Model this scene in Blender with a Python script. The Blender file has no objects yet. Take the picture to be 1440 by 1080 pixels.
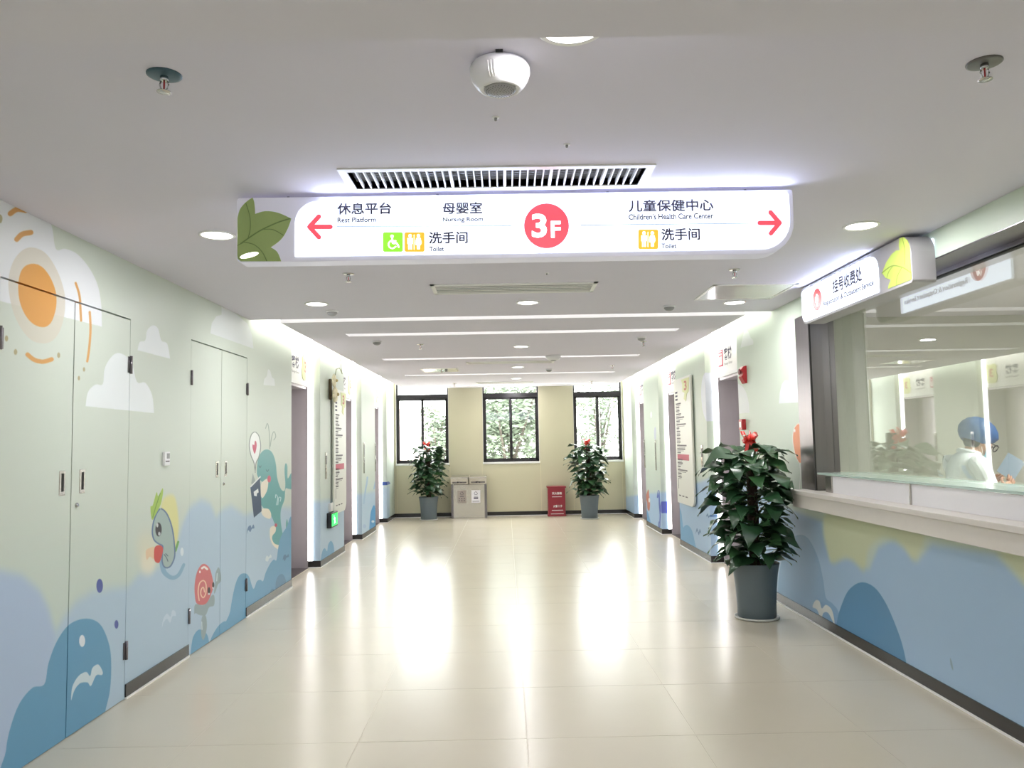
import bpy, bmesh, math, random
import numpy as np
from mathutils import Vector, Matrix, Euler
random.seed(7)
SC = bpy.context.scene
COL = SC.collection
PI = math.pi

# ------------------------------------------------------------------ camera
HC = 1.5
FPX, YAW, PITCH, ROLL = 1130.1, .0091, .0736, -.0184

def cam_axes():
    cy, sy, cp, sp = math.cos(YAW), math.sin(YAW), math.cos(PITCH), math.sin(PITCH)
    w = np.array([sy * cp, cy * cp, sp]); r = np.array([cy, -sy, 0.]); u = np.cross(r, w)
    cr, sr = math.cos(ROLL), math.sin(ROLL)
    return r * cr + u * sr, -r * sr + u * cr, w
CR, CU, CW = cam_axes()

def at(px, py, ax, val):
    """measured pixel -> world point on the plane  axis = val (used to survey real positions)"""
    d = CW + CR * (px - 720) / FPX + CU * (540 - py) / FPX
    o = np.array([0, 0, HC])
    return o + d * ((val - o[ax]) / d[ax])

cam = bpy.data.cameras.new('camera')
cam.sensor_width = 36; cam.lens = FPX * 36 / 1440; cam.clip_start = .05; cam.clip_end = 300
co = bpy.data.objects.new('camera', cam); COL.objects.link(co)
M = Matrix.Identity(4)
for i in range(3):
    M[i][0], M[i][1], M[i][2] = CR[i], CU[i], -CW[i]
M[2][3] = HC
co.matrix_world = M
SC.camera = co

# ------------------------------------------------------------------ world, exposure, main lights
SC.view_settings.view_transform = 'Standard'; SC.view_settings.look = 'None'
SC.view_settings.gamma = 1; SC.view_settings.use_curve_mapping = False
SC.view_settings.exposure = 0.68
wd = bpy.data.worlds.new('sky'); SC.world = wd; wd.use_nodes = True
nt = wd.node_tree; nt.nodes.clear()
wo = nt.nodes.new('ShaderNodeOutputWorld'); wb = nt.nodes.new('ShaderNodeBackground')
sk = nt.nodes.new('ShaderNodeTexSky'); sk.sky_type = 'HOSEK_WILKIE'; sk.turbidity = 6; sk.ground_albedo = .5
sk.sun_direction = (-.35, -.5, .79)
mx = nt.nodes.new('ShaderNodeMix'); mx.data_type = 'RGBA'; mx.inputs[0].default_value = .75
mx.inputs[7].default_value = (1, .98, .95, 1)
nt.links.new(sk.outputs[0], mx.inputs[6]); nt.links.new(mx.outputs[2], wb.inputs[0])
wb.inputs[1].default_value = 13
nt.links.new(wb.outputs[0], wo.inputs[0])
SUN_E, DOWN_W, COVE_W, SIGN_E, LED_E, ROOM_W, BACK_W = 11.0, 7.5, 26.0, 1.2, 5.5, 115.0, 15.0

def lamp(name, kind, loc, rot, energy, color=(1, 1, 1), **kw):
    l = bpy.data.lights.new(name, kind); l.energy = energy; l.color = color
    for k, v in kw.items(): setattr(l, k, v)
    o = bpy.data.objects.new(name, l); COL.objects.link(o); o.location = loc; o.rotation_euler = rot
    return o
lamp('sun', 'SUN', (0, 30, 20), Vector((.35, .5, -.79)).to_track_quat('-Z', 'Y').to_euler(), SUN_E, (1, .96, .9), angle=.02)

XL, XR, H, YF = -2.33, 2.478, 2.673, 16.83     # wall planes, ceiling height, window wall
RL, RR = -2.107, 2.293                          # raft edges
LIFT_L = [(8.78, 10.14), (11.62, 13.04), (14.38, 15.80)]
LIFT_R = [(8.50, 9.886), (11.61, 12.957), (14.36, 15.75)]
RX = .15                                        # depth of the lift recess in the wall
HEAD = 2.255                                    # lift head height
for k, (x, y, L, ang) in enumerate([(-2.19, 12.0, 9.2, 0), (2.365, 12.0, 9.2, 0)]):
    # LED tubes hidden on top of the ceiling raft's edges, washing the walls
    lamp('cove_light', 'AREA', (x + (.10 if x < 0 else -.10), y, H + .13), (0, math.radians(115 if x < 0 else -115), 0) , COVE_W, (1, 1, .86),
         shape='RECTANGLE', size=.06, size_y=L)
DOWN = [(.206, 2.20), (-1.567, 4.36), (2.0, 4.38), (.204, 6.65), (-1.534, 6.55), (1.987, 6.82), (.21, 9.71), (.206, 12.35), (.212, 14.53), (.2, 16.45)]
for x, y in DOWN:
    lamp('downlight_lamp', 'AREA', (x, y, H - .009), (0, 0, 0), DOWN_W, (1, .98, .99), shape='DISK', size=.15)
# unseen fill lamps added behind the camera to lift the near ambient
for x, y in [(-1.4, -2.0), (1.6, -2.0), (.1, -1.2)]:
    lamp('rear_fill_lamp', 'AREA', (x, y, 2.49), (0, 0, 0), BACK_W, (1, .98, 1), shape='DISK', size=.2)
for x0, x1 in [(-2.26, -1.19), (-.47, .70), (1.42, 2.44)]:
    lamp('window_portal', 'AREA', ((x0 + x1) / 2, YF + .12, 1.9), (-PI / 2, 0, 0), 1, shape='RECTANGLE', size=x1 - x0, size_y=1.6).data.cycles.is_portal = True
lamp('office_light', 'AREA', (4.6, 4.4, 2.6), (0, 0, 0), ROOM_W, (1, .98, .93), shape='RECTANGLE', size=1.2, size_y=1.2)

# ------------------------------------------------------------------ materials
def lin(c):
    return tuple(((v / 255) / 12.92 if v / 255 <= .04045 else ((v / 255 + .055) / 1.055) ** 2.4) for v in c[:3])
MATS = {}
def mat(name, c, rough=.5, metal=0, var=.04, scale=8, bump=0, stretch=(1, 1, 1), spec=.5, emit=0, coat=0, alpha=None):
    if name in MATS: return MATS[name]
    m = bpy.data.materials.new(name); m.use_nodes = True; nt = m.node_tree; b = nt.nodes['Principled BSDF']
    L = lin(c)
    tc = nt.nodes.new('ShaderNodeTexCoord'); mp = nt.nodes.new('ShaderNodeMapping'); mp.inputs['Scale'].default_value = stretch
    no = nt.nodes.new('ShaderNodeTexNoise'); no.inputs['Scale'].default_value = scale; no.inputs['Detail'].default_value = 4
    nt.links.new(tc.outputs['Object'], mp.inputs[0]); nt.links.new(mp.outputs[0], no.inputs['Vector'])
    mr = nt.nodes.new('ShaderNodeMapRange'); mr.inputs['To Min'].default_value = 1 - var; mr.inputs['To Max'].default_value = 1 + var
    nt.links.new(no.outputs['Fac'], mr.inputs['Value'])
    vm = nt.nodes.new('ShaderNodeVectorMath'); vm.operation = 'SCALE'; vm.inputs[0].default_value = L
    nt.links.new(mr.outputs[0], vm.inputs['Scale']); nt.links.new(vm.outputs[0], b.inputs['Base Color'])
    b.inputs['Roughness'].default_value = rough; b.inputs['Metallic'].default_value = metal
    b.inputs['Specular IOR Level'].default_value = spec
    if coat: b.inputs['Coat Weight'].default_value = coat; b.inputs['Coat Roughness'].default_value = .1
    if bump:
        bu = nt.nodes.new('ShaderNodeBump'); bu.inputs['Strength'].default_value = bump; bu.inputs['Distance'].default_value = .01
        nt.links.new(no.outputs['Fac'], bu.inputs['Height']); nt.links.new(bu.outputs[0], b.inputs['Normal'])
    if emit:
        nt.links.new(vm.outputs[0], b.inputs['Emission Color']); b.inputs['Emission Strength'].default_value = emit
    MATS[name] = m
    return m

def glass(name, tint=(.96, .98, .97), ior=1.5, boost=1.0, rough=0.0):
    m = bpy.data.materials.new(name); m.use_nodes = True; nt = m.node_tree; nt.nodes.clear()
    o = nt.nodes.new('ShaderNodeOutputMaterial'); t = nt.nodes.new('ShaderNodeBsdfTransparent'); g = nt.nodes.new('ShaderNodeBsdfGlossy')
    t.inputs[0].default_value = (*tint, 1); g.inputs['Roughness'].default_value = rough; g.inputs[0].default_value = (1, 1, 1, 1)
    f = nt.nodes.new('ShaderNodeFresnel'); f.inputs[0].default_value = ior
    mu = nt.nodes.new('ShaderNodeMath'); mu.operation = 'MULTIPLY'; mu.inputs[1].default_value = boost; mu.use_clamp = True
    mxs = nt.nodes.new('ShaderNodeMixShader')
    ge = nt.nodes.new('ShaderNodeNewGeometry'); mr = nt.nodes.new('ShaderNodeMapRange')      # same reflectance from either side of the thin sheet
    mr.inputs['To Min'].default_value = ior; mr.inputs['To Max'].default_value = 1 / ior
    nt.links.new(ge.outputs['Backfacing'], mr.inputs['Value']); nt.links.new(mr.outputs[0], f.inputs[0])
    nt.links.new(f.outputs[0], mu.inputs[0]); nt.links.new(mu.outputs[0], mxs.inputs[0]); nt.links.new(t.outputs[0], mxs.inputs[1]); nt.links.new(g.outputs[0], mxs.inputs[2])
    nt.links.new(mxs.outputs[0], o.inputs[0])
    MATS[name] = m
    return m

m_ceil = mat('ceiling_paint', (224, 221, 233), .9, var=.012, scale=3)
m_white = mat('white_paint', (236, 236, 232), .45, var=.01)
m_header = mat('white_header_panel', (240, 240, 236), .35, var=.01)
m_cream = mat('cream_wall_panel', (206, 201, 174), .55, var=.015, scale=2)
m_black = mat('black_plinth', (38, 36, 36), .25, var=.05)
m_joint = mat('door_gap_dark', (40, 40, 38), .8)
m_floor = mat('beige_floor_tile', (202, 194, 175), .24, var=.035, scale=2.2, bump=.02, spec=.5)
m_grout = mat('floor_grout', (196, 188, 168), .7, var=.03)
m_thresh = mat('dark_threshold_stone', (62, 54, 54), .3, var=.15, scale=6)
m_steel = mat('brushed_steel', (200, 196, 190), .26, .9, var=.06, scale=30, stretch=(1, 1, .04))
m_post = mat('dark_brushed_steel', (128, 124, 128), .3, 1, var=.08, scale=30, stretch=(1, 1, .04))
m_lift = mat('mauve_lift_steel', (186, 179, 183), .42, .6, var=.08, scale=9, stretch=(1, 1, .4))
m_chrome = mat('chrome', (190, 190, 190), .12, 1, var=.02)
m_frame = mat('black_window_frame', (36, 33, 38), .4, var=.05)
m_trim = mat('white_metal_trim', (240, 240, 238), .35, var=.01)
m_led = mat('white_led_strip', (255, 252, 250), .5, var=0, emit=LED_E)
m_slot = mat('cream_light_slot', (250, 250, 236), .5, var=0, emit=1.15)
m_down = mat('downlight_lens', (255, 252, 244), .5, var=0, emit=6)
m_sign = mat('backlit_acrylic', (226, 236, 255), .4, var=0, emit=SIGN_E)
m_glowbar = mat('added_glow_white', (214, 226, 255), .4, var=0, emit=26)  # for bars added to strengthen the glow the signs throw on the ceiling
m_signbody = mat('silver_white_sign_body_glow', (226, 225, 240), .4, .0, var=.01, emit=.12)  # faint self-glow put into the casing to brighten its unlit front
m_signbody2 = mat('matt_silver_sign_body', (172, 170, 174), .45, .0, var=.01)
m_red_lit = mat('backlit_red', (245, 70, 84), .4, var=0, emit=.75)
m_red_icon = mat('backlit_dark_red', (206, 40, 48), .4, var=0, emit=.35)
m_orange_lit = mat('backlit_orange', (247, 160, 45), .4, var=0, emit=.8)
m_green_lit = mat('backlit_green', (130, 225, 50), .4, var=0, emit=.75)
m_pict = mat('backlit_pictogram_white', (255, 255, 255), .4, var=0, emit=1.3)
m_ink = mat('dark_violet_lettering', (74, 68, 92), .6, var=0)
m_ink2 = mat('grey_print', (110, 104, 108), .6, var=0)
m_line = mat('thin_blue_rule', (140, 160, 170), .6, var=0)
m_leafsign = mat('olive_leaf_print', (176, 198, 128), .5, var=.05, scale=20)
m_leafvein = mat('olive_vein_print', (128, 154, 92), .5, var=.02)
m_leaflit = mat('backlit_lime_leaf', (178, 198, 92), .5, var=.03, emit=.28)
m_leaflitv = mat('backlit_lime_vein', (136, 160, 66), .5, var=.0, emit=.18)
m_plastic = mat('white_plastic', (232, 232, 234), .3, var=.01)
m_greyplastic = mat('grey_plastic', (150, 150, 150), .4, var=.02)
m_grillegrey = mat('dark_duct', (95, 92, 105), .7, var=.05)
m_rust = mat('red_fire_paint', (186, 40, 48), .35, var=.03)
m_box = mat('dark_red_fire_box', (150, 40, 56), .35, var=.03)
m_cream2 = mat('cream_ornament', (236, 228, 196), .6, var=.04)
m_black2 = mat('black_plastic', (28, 28, 30), .35)
m_exit = mat('green_exit_light', (30, 200, 80), .4, var=0, emit=1.6)
m_board = mat('white_direction_board', (232, 233, 224), .4, var=.01)
m_redbar = mat('crimson_print', (196, 64, 92), .5, var=0)
m_pot = mat('slate_blue_plastic_pot', (98, 110, 116), .42, var=.03)
m_saucer = mat('pale_grey_saucer', (205, 205, 198), .5)
m_coir = mat('brown_coir_pole', (66, 52, 42), .95, var=.35, scale=60, bump=.6)
m_soil = mat('dark_soil', (40, 32, 26), .95, var=.3, scale=40, bump=.5)
m_leaf = mat('glossy_green_leaf', (58, 96, 58), .3, var=.18, scale=9, spec=.6)
m_leaf2 = mat('deep_green_leaf', (44, 78, 50), .3, var=.15, scale=9, spec=.6)
m_stem = mat('green_stem', (84, 112, 62), .5)
m_ribbon = mat('red_satin_ribbon', (222, 56, 42), .35, var=.08)
m_skin = mat('skin', (196, 150, 124), .55, var=.03)
m_coat = mat('white_coat_cotton', (226, 230, 232), .8, var=.03, scale=12)
m_cap = mat('blue_surgical_cap', (34, 84, 138), .6, var=.10, scale=25, bump=.3)
m_mask = mat('pale_blue_mask', (140, 190, 214), .7)
m_hair = mat('black_hair', (30, 25, 22), .5)
m_paper = mat('printed_grey_blue_sheet', (116, 132, 146), .7, var=.12, scale=60)
m_ledge = mat('pale_stone_ledge', (214, 208, 200), .3, var=.03, scale=20)
m_riser = mat('white_acrylic_riser', (232, 230, 232), .3, var=.01)
m_shelf = mat('green_glass_shelf', (178, 198, 188), .15, var=.02)
m_office = mat('office_wall_grey', (196, 198, 188), .8, var=.02)
m_outg = mat('asphalt_outside', (190, 188, 182), .9)
m_bld = mat('pale_building_render', (240, 232, 226), .9, var=.03)
m_bldpink = mat('pink_building_trim', (214, 170, 170), .9)
m_tree = mat('tree_foliage', (92, 104, 88), .7, var=.35, scale=3)
m_bark = mat('tree_bark', (62, 56, 50), .9, var=.2)
g_win = glass('clear_window_glass', ior=1.5)
g_off = glass('office_window_glass', tint=(.90, .93, .91), ior=1.6, boost=1.7)

# ------------------------------------------------------------------ mesh helpers
def wloc(o):
    v = Vector((0, 0, 0))
    while o is not None:
        v += o.location; o = o.parent
    return v
class MB:
    def __init__(s): s.v = []; s.f = []; s.m = []; s.mi = 0; s.sm = []
    def add(s, vs, fs, smooth=False):
        n = len(s.v); s.v += [tuple(map(float, p)) for p in vs]
        for f in fs: s.f.append([i + n for i in f]); s.m.append(s.mi); s.sm.append(smooth)
        return s
    def box(s, x0, x1, y0, y1, z0, z1):
        if x0 > x1: x0, x1 = x1, x0
        if y0 > y1: y0, y1 = y1, y0
        if z0 > z1: z0, z1 = z1, z0
        return s.add([(x0, y0, z0), (x1, y0, z0), (x1, y1, z0), (x0, y1, z0), (x0, y0, z1), (x1, y0, z1), (x1, y1, z1), (x0, y1, z1)],
                     [(0, 3, 2, 1), (4, 5, 6, 7), (0, 1, 5, 4), (1, 2, 6, 5), (2, 3, 7, 6), (3, 0, 4, 7)])
    def prism(s, pts, d):
        """closed 3-D outline extruded by vector d"""
        n = len(pts); p = [Vector(q) for q in pts]; d = Vector(d)
        nrm = Vector((0, 0, 0))
        for i in range(n): nrm += (p[i] - p[0]).cross(p[(i + 1) % n] - p[0])
        if nrm.dot(d) > 0: p.reverse()
        vs = p + [q + d for q in p]
        fs = [tuple(range(n)), tuple(range(2 * n - 1, n - 1, -1))] + [(i, i + n, (i + 1) % n + n, (i + 1) % n) for i in range(n)]
        return s.add(vs, fs)
    def lathe(s, prof, c=(0, 0, 0), seg=24, axis='z', smooth=True, cap=True):
        vs = []; c = Vector(c)
        for r, h in prof:
            for k in range(seg):
                a = 2 * PI * k / seg; q = (r * math.cos(a), r * math.sin(a), h)
                if axis == 'x': q = (h, q[0], q[1])
                if axis == 'y': q = (q[0], h, -q[1])
                vs.append(c + Vector(q))
        fs = []
        for i in range(len(prof) - 1):
            for k in range(seg): fs.append((i * seg + k, i * seg + (k + 1) % seg, (i + 1) * seg + (k + 1) % seg, (i + 1) * seg + k))
        s.add(vs, fs, smooth)
        if cap:
            n = len(s.v) - len(vs)
            s.f.append([n + k for k in range(seg)][::-1]); s.m.append(s.mi); s.sm.append(False)
            s.f.append([n + (len(prof) - 1) * seg + k for k in range(seg)]); s.m.append(s.mi); s.sm.append(False)
        return s
    def tube(s, pts, r, seg=6, r1=None):
        P = [Vector(p) for p in pts]; n = len(P); vs = []; r1 = r if r1 is None else r1
        for i, p in enumerate(P):
            t = (P[min(i + 1, n - 1)] - P[max(i - 1, 0)]).normalized()
            a = t.cross(Vector((0, 0, 1)) if abs(t.z) < .9 else Vector((1, 0, 0))).normalized(); b = t.cross(a)
            rr = r + (r1 - r) * i / max(1, n - 1)
            for k in range(seg):
                an = 2 * PI * k / seg; vs.append(p + (a * math.cos(an) + b * math.sin(an)) * rr)
        fs = [(i * seg + k, (i + 1) * seg + k, (i + 1) * seg + (k + 1) % seg, i * seg + (k + 1) % seg) for i in range(n - 1) for k in range(seg)]
        fs += [tuple(range(seg)), tuple((n - 1) * seg + k for k in range(seg))[::-1]]
        return s.add(vs, fs, True)
    def ball(s, c, r, seg=12, rings=8, sc=(1, 1, 1), rot=None):
        vs = []; c = Vector(c)
        for i in range(rings + 1):
            t = PI * i / rings
            for k in range(seg):
                a = 2 * PI * k / seg
                q = Vector((r * math.sin(t) * math.cos(a) * sc[0], r * math.sin(t) * math.sin(a) * sc[1], r * math.cos(t) * sc[2]))
                if rot: q = rot @ q
                vs.append(c + q)
        fs = [(i * seg + k, (i + 1) * seg + k, (i + 1) * seg + (k + 1) % seg, i * seg + (k + 1) % seg) for i in range(rings) for k in range(seg)]
        return s.add(vs, fs, True)
    def build(s, name, mats, parent=None, bevel=0, uv=None, loc=None, weld=False):
        me = bpy.data.meshes.new(name)
        off = wloc(parent) if parent else Vector((0, 0, 0))
        if loc is not None: off = Vector(loc)
        me.from_pydata([tuple(Vector(v) - off) for v in s.v], [], s.f)
        if not isinstance(mats, (list, tuple)): mats = [mats]
        for m in mats: me.materials.append(m)
        me.polygons.foreach_set('material_index', s.m); me.polygons.foreach_set('use_smooth', s.sm)
        if uv:
            l = me.uv_layers.new(name='mural'); y0, W = uv
            vi = np.zeros(len(me.loops), dtype=np.int32); me.loops.foreach_get('vertex_index', vi)
            V = np.array(s.v); d = np.stack([(V[vi, 1] - y0) / W, V[vi, 2] / 3.0], 1)
            l.data.foreach_set('uv', d.ravel())
        me.validate(); me.update()
        o = bpy.data.objects.new(name, me); COL.objects.link(o)
        if parent: o.parent = parent
        if loc is not None: o.location = loc
        if bevel:
            b = o.modifiers.new('bevel', 'BEVEL'); b.width = bevel; b.segments = 2; b.limit_method = 'ANGLE'; b.angle_limit = .6
        return o
def tag(o, label, cat, group=None, kind=None):
    o['label'] = label; o['category'] = cat
    if group: o['group'] = group
    if kind: o['kind'] = kind
    return o
def thing(name, label, cat, loc=(0, 0, 0), group=None, rz=0):
    o = bpy.data.objects.new(name, None); COL.objects.link(o); o.location = loc; o.empty_display_size = .05
    o.rotation_euler.z = rz
    return tag(o, label, cat, group)
def struct(o): o['kind'] = 'structure'; return o
def box(name, m, b, parent=None, bevel=0, uv=None):
    return MB().box(*b).build(name, m, parent, bevel, uv)
def dup(root, loc, label, group=None, rz=None):
    r = root.copy(); COL.objects.link(r); r.location = loc; r['label'] = label
    if rz is not None: r.rotation_euler.z = rz
    if group: r['group'] = group
    for ch in list(root.children):
        q = ch.copy(); COL.objects.link(q); q.parent = r
        for g in list(ch.children):
            h = g.copy(); COL.objects.link(h); h.parent = q
    return r

# lettering: default font curves turned to meshes, then fitted into a rectangle
TXT = {}
def glyphs(s, offset=0.0):
    key = (s, offset)
    if key in TXT: return TXT[key]
    cu = bpy.data.curves.new('t', 'FONT'); cu.body = s; cu.size = 1; cu.resolution_u = 3; cu.offset = offset; cu.fill_mode = 'BOTH'
    o = bpy.data.objects.new('t', cu); COL.objects.link(o)
    dg = bpy.context.evaluated_depsgraph_get(); dg.update()
    me = bpy.data.meshes.new_from_object(o.evaluated_get(dg))
    v = [(p.co.x, p.co.y) for p in me.vertices]; f = [list(p.vertices) for p in me.polygons]
    bpy.data.objects.remove(o); bpy.data.curves.remove(cu); bpy.data.meshes.remove(me)
    if not v: v = [(0, 0), (1, 1)]
    a = np.array(v); mn = a.min(0); mxx = a.max(0); a = (a - mn) / np.maximum(mxx - mn, 1e-6)
    TXT[key] = (a, f)
    return TXT[key]
STRINGS = [('休息平台', .012), ('母婴室', .012), ('洗手间', .012), ('儿童保健中心', .012), ('Rest Platform', .014), ('Nursing Room', .014), ('Toilet', .014),
           ("Children's Health Care Center", .014), ('3', .03), ('F', .03), ('挂号收费处', .012), ('Registration & Outpatient Service', .014), ('客梯', .012),
           ('Passenger Elevator', .0), ('灭火器箱', .012), ('火警', .012), ('119', .02), ('收费', .012)]
for a, b in STRINGS: glyphs(a, b)
def text(name, s, off, o3, ux, uy, m, parent, thick=.0015, nrm=None):
    """o3 = lower-left corner, ux / uy = full width / height vectors, nrm = outward normal"""
    a, f = glyphs(s, off); o3, ux, uy = Vector(o3), Vector(ux), Vector(uy)
    n = ux.cross(uy).normalized() if nrm is None else Vector(nrm)
    mb = MB(); e = uy.length * .012 if off in (.012, .014) else 0; un, vn = ux.normalized(), uy.normalized()
    for k, (i, j) in enumerate([(-1, -1), (1, 1), (-1, 1), (1, -1)] if e else [(0, 0)]):      # slight embolden
        mb.add([o3 + ux * p[0] + uy * p[1] + un * i * e + vn * j * e + n * (thick + k * .00003) for p in a], f)
    return mb.build(name, m, parent)

def smooth_poly(pts, n=6, closed=True):
    P = np.array(pts, float); N = len(P); out = []
    rng = N if closed else N - 1
    for i in range(rng):
        if closed: p0, p1, p2, p3 = P[(i - 1) % N], P[i], P[(i + 1) % N], P[(i + 2) % N]
        else: p0, p1, p2, p3 = P[max(i - 1, 0)], P[i], P[i + 1], P[min(i + 2, N - 1)]
        for k in range(n):
            t = k / n
            out.append(.5 * ((2 * p1) + (-p0 + p2) * t + (2 * p0 - 5 * p1 + 4 * p2 - p3) * t * t + (-p0 + 3 * p1 - 3 * p2 + p3) * t ** 3))
    if not closed: out.append(P[-1])
    return np.array(out)
def stroke_poly(pts, w, n=6, taper=0):
    C = smooth_poly(pts, n, False); T = np.gradient(C, axis=0); T /= np.maximum(np.linalg.norm(T, axis=1, keepdims=True), 1e-9)
    Nn = np.stack([-T[:, 1], T[:, 0]], 1); ww = np.full((len(C), 1), w / 2.)
    if taper: ww[:, 0] *= 1 - taper * np.linspace(0, 1, len(C))
    a0 = math.atan2(*(-T[0])[::-1]); a1 = math.atan2(*(T[-1])[::-1])
    cap1 = [C[-1] + ww[-1, 0] * np.array([math.cos(a1 + t), math.sin(a1 + t)]) for t in np.linspace(PI / 2, -PI / 2, 7)[1:-1]]
    cap0 = [C[0] + ww[0, 0] * np.array([math.cos(a0 + t), math.sin(a0 + t)]) for t in np.linspace(PI / 2, -PI / 2, 7)[1:-1]]
    return np.array(list(C + Nn * ww) + cap1 + list((C - Nn * ww)[::-1]) + cap0)
def ell(cx, cy, rx, ry, n=28, rot=0):
    t = np.linspace(0, 2 * PI, n, endpoint=False); x, y = rx * np.cos(t), ry * np.sin(t)
    return np.stack([cx + x * math.cos(rot) - y * math.sin(rot), cy + x * math.sin(rot) + y * math.cos(rot)], 1)

# ------------------------------------------------------------------ wall prints (flat print only)
DEN = 260
class Print:
    def __init__(s, X, y0, y1, top, bot, z_mid=1.0, z_soft=.25):
        s.X, s.y0, s.W = X, y0, y1 - y0
        s.w, s.h = int(s.W * DEN), int(3.0 * DEN)
        z = (np.arange(s.h) + .5) / DEN
        t = np.clip((z - (z_mid - z_soft)) / (2 * z_soft), 0, 1)[:, None, None]
        s.img = np.ones((s.h, s.w, 3), np.float32) * (np.array(bot) / 255 * (1 - t) + np.array(top) / 255 * t)
    def mask(s, P):
        """P: wall (y,z) metres -> bbox mask with 2x2 supersampling"""
        q = np.stack([(P[:, 0] - s.y0) * DEN, P[:, 1] * DEN], 1)
        a = np.floor(q.min(0)).astype(int) - 1; b = np.ceil(q.max(0)).astype(int) + 1
        a = np.maximum(a, 0); b = np.minimum(b, [s.w, s.h])
        if (b <= a).any(): return None
        ss = 3; W, Hh = (b[0] - a[0]) * ss, (b[1] - a[1]) * ss
        ys = (np.arange(Hh) + .5) / ss + a[1]
        d = np.zeros((Hh, W + 1), np.int32)
        n = len(q)
        for i in range(n):
            p0, p1 = q[i], q[(i + 1) % n]
            if p0[1] == p1[1]: continue
            lo, hi = min(p0[1], p1[1]), max(p0[1], p1[1])
            r0, r1 = np.searchsorted(ys, lo), np.searchsorted(ys, hi)
            if r1 <= r0: continue
            xs = p0[0] + (ys[r0:r1] - p0[1]) / (p1[1] - p0[1]) * (p1[0] - p0[0])
            c = np.clip(np.ceil((xs - a[0]) * ss - .5), 0, W).astype(int)
            np.add.at(d, (np.arange(r0, r1), c), 1)
        m = (np.cumsum(d, 1)[:, :W] % 2).astype(np.float32)
        m = m.reshape(b[1] - a[1], ss, b[0] - a[0], ss).mean((1, 3))
        return a, b, m
    def fill(s, P, col, alpha=1., soft=0):
        r = s.mask(np.asarray(P))
        if r is None: return
        a, b, m = r
        if soft:
            k = max(1, int(soft * DEN)); full = np.zeros((s.h, s.w), np.float32); full[a[1]:b[1], a[0]:b[0]] = m
            for _ in range(2):
                for ax in (0, 1):
                    c = np.cumsum(np.pad(full, [(k + 1, k) if i == ax else (0, 0) for i in (0, 1)], mode='edge'), ax)
                    full = (np.take(c, range(2 * k + 1, c.shape[ax]), ax) - np.take(c, range(0, c.shape[ax] - 2 * k - 1), ax)) / (2 * k + 1)
            a, b, m = (0, 0), (s.w, s.h), full
        m = (m * alpha)[:, :, None]; reg = s.img[a[1]:b[1], a[0]:b[0]]
        s.img[a[1]:b[1], a[0]:b[0]] = reg * (1 - m) + m * (np.array(col, np.float32) / 255)
    def px(s, pts, fr, col, alpha=1., soft=0, smooth=True):
        x0, y0, k = fr; P = np.asarray(pts, float)
        if smooth: P = smooth_poly(P)
        P = P * k + np.array([x0, y0]); W = np.array([at(p[0], p[1], 0, s.X)[1:] for p in P])
        s.fill(W, col, alpha, soft)
    def raw(s, P, fr, col, alpha=1., soft=0): s.px(P, fr, col, alpha, soft, smooth=False)
    def st(s, pts, w, fr, col, alpha=1., taper=0): s.raw(stroke_poly(pts, w, taper=taper), fr, col, alpha)
    def material(s, name, rough=.42):
        im = bpy.data.images.new(name, s.w, s.h, alpha=False)
        a = np.ones((s.h, s.w, 4), np.float32); a[..., :3] = s.img
        im.pixels.foreach_set(a.ravel()); im.update()
        m = bpy.data.materials.new(name); m.use_nodes = True; nt = m.node_tree; bs = nt.nodes['Principled BSDF']
        t = nt.nodes.new('ShaderNodeTexImage'); t.image = im; t.extension = 'EXTEND'
        nt.links.new(t.outputs[0], bs.inputs['Base Color']); bs.inputs['Roughness'].default_value = rough
        bs.inputs['Specular IOR Level'].default_value = .35
        return m

def seagull(p, pts, fr, col): p.px(pts, fr, col)
GRN, BLU = (208, 217, 206), (180, 202, 220)
PL = Print(XL, 2.0, 17.0, GRN, (200, 214, 206), .9, .3)
F0 = (0, 0, 1)
# light blue water band with a scalloped soft top, whole length of the wall
PL.raw([(-90, 780), (-40, 800), (0, 805), (30, 811), (55, 832), (68, 858), (77, 892), (90, 868), (108, 845), (130, 832), (160, 827), (180, 825), (195, 808), (215, 802), (235, 792),
        (250, 764), (256, 738), (268, 712), (283, 702), (296, 708), (304, 727), (313, 716), (325, 711), (345, 724), (365, 716), (380, 711), (410, 714), (440, 706), (485, 700),
        (530, 690), (548, 683), (548, 760), (528, 748), (450, 800), (409, 829), (175, 990), (0, 1110), (-300, 1300), (-300, 780)], F0, BLU, 1, .03)
PL.raw([(-90, 780), (0, 805), (30, 811), (55, 832), (68, 858), (77, 892), (80, 1200), (-200, 1200)], F0, (176, 194, 222), .8, .02)
S8 = (0, 280, .2407)
PL.px([(-160, 40), (0, 0), (150, 40), (230, 100), (295, 140), (320, 230), (325, 288)], S8, (232, 236, 238), .9) if False else None
PL.raw(list(map(tuple, smooth_poly([(-300, -50), (100, -60), (230, 60), (300, 150), (326, 290), (380, 290), (450, 320), (520, 400), (570, 500), (592, 620), (596, 745)], 5, False))) + [(380, 690), (0, 595), (-300, 520)], S8, (230, 234, 238))
PL.px([(50, 480), (75, 370), (130, 300), (195, 283), (270, 320), (335, 420), (375, 540), (380, 650), (355, 760), (310, 825), (250, 843), (180, 820), (115, 740), (70, 630)], S8, (212, 206, 190), .75)
PL.px([(108, 500), (120, 430), (150, 390), (200, 378), (250, 400), (295, 460), (325, 540), (330, 620), (310, 700), (280, 740), (240, 747), (190, 725), (145, 670), (115, 590)], S8, (222, 160, 78))
OR = (214, 160, 92)
PL.st([(60, 85), (100, 60), (150, 66)], 30, S8, OR); PL.st([(98, 235), (130, 205), (180, 195)], 30, S8, OR)
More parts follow.
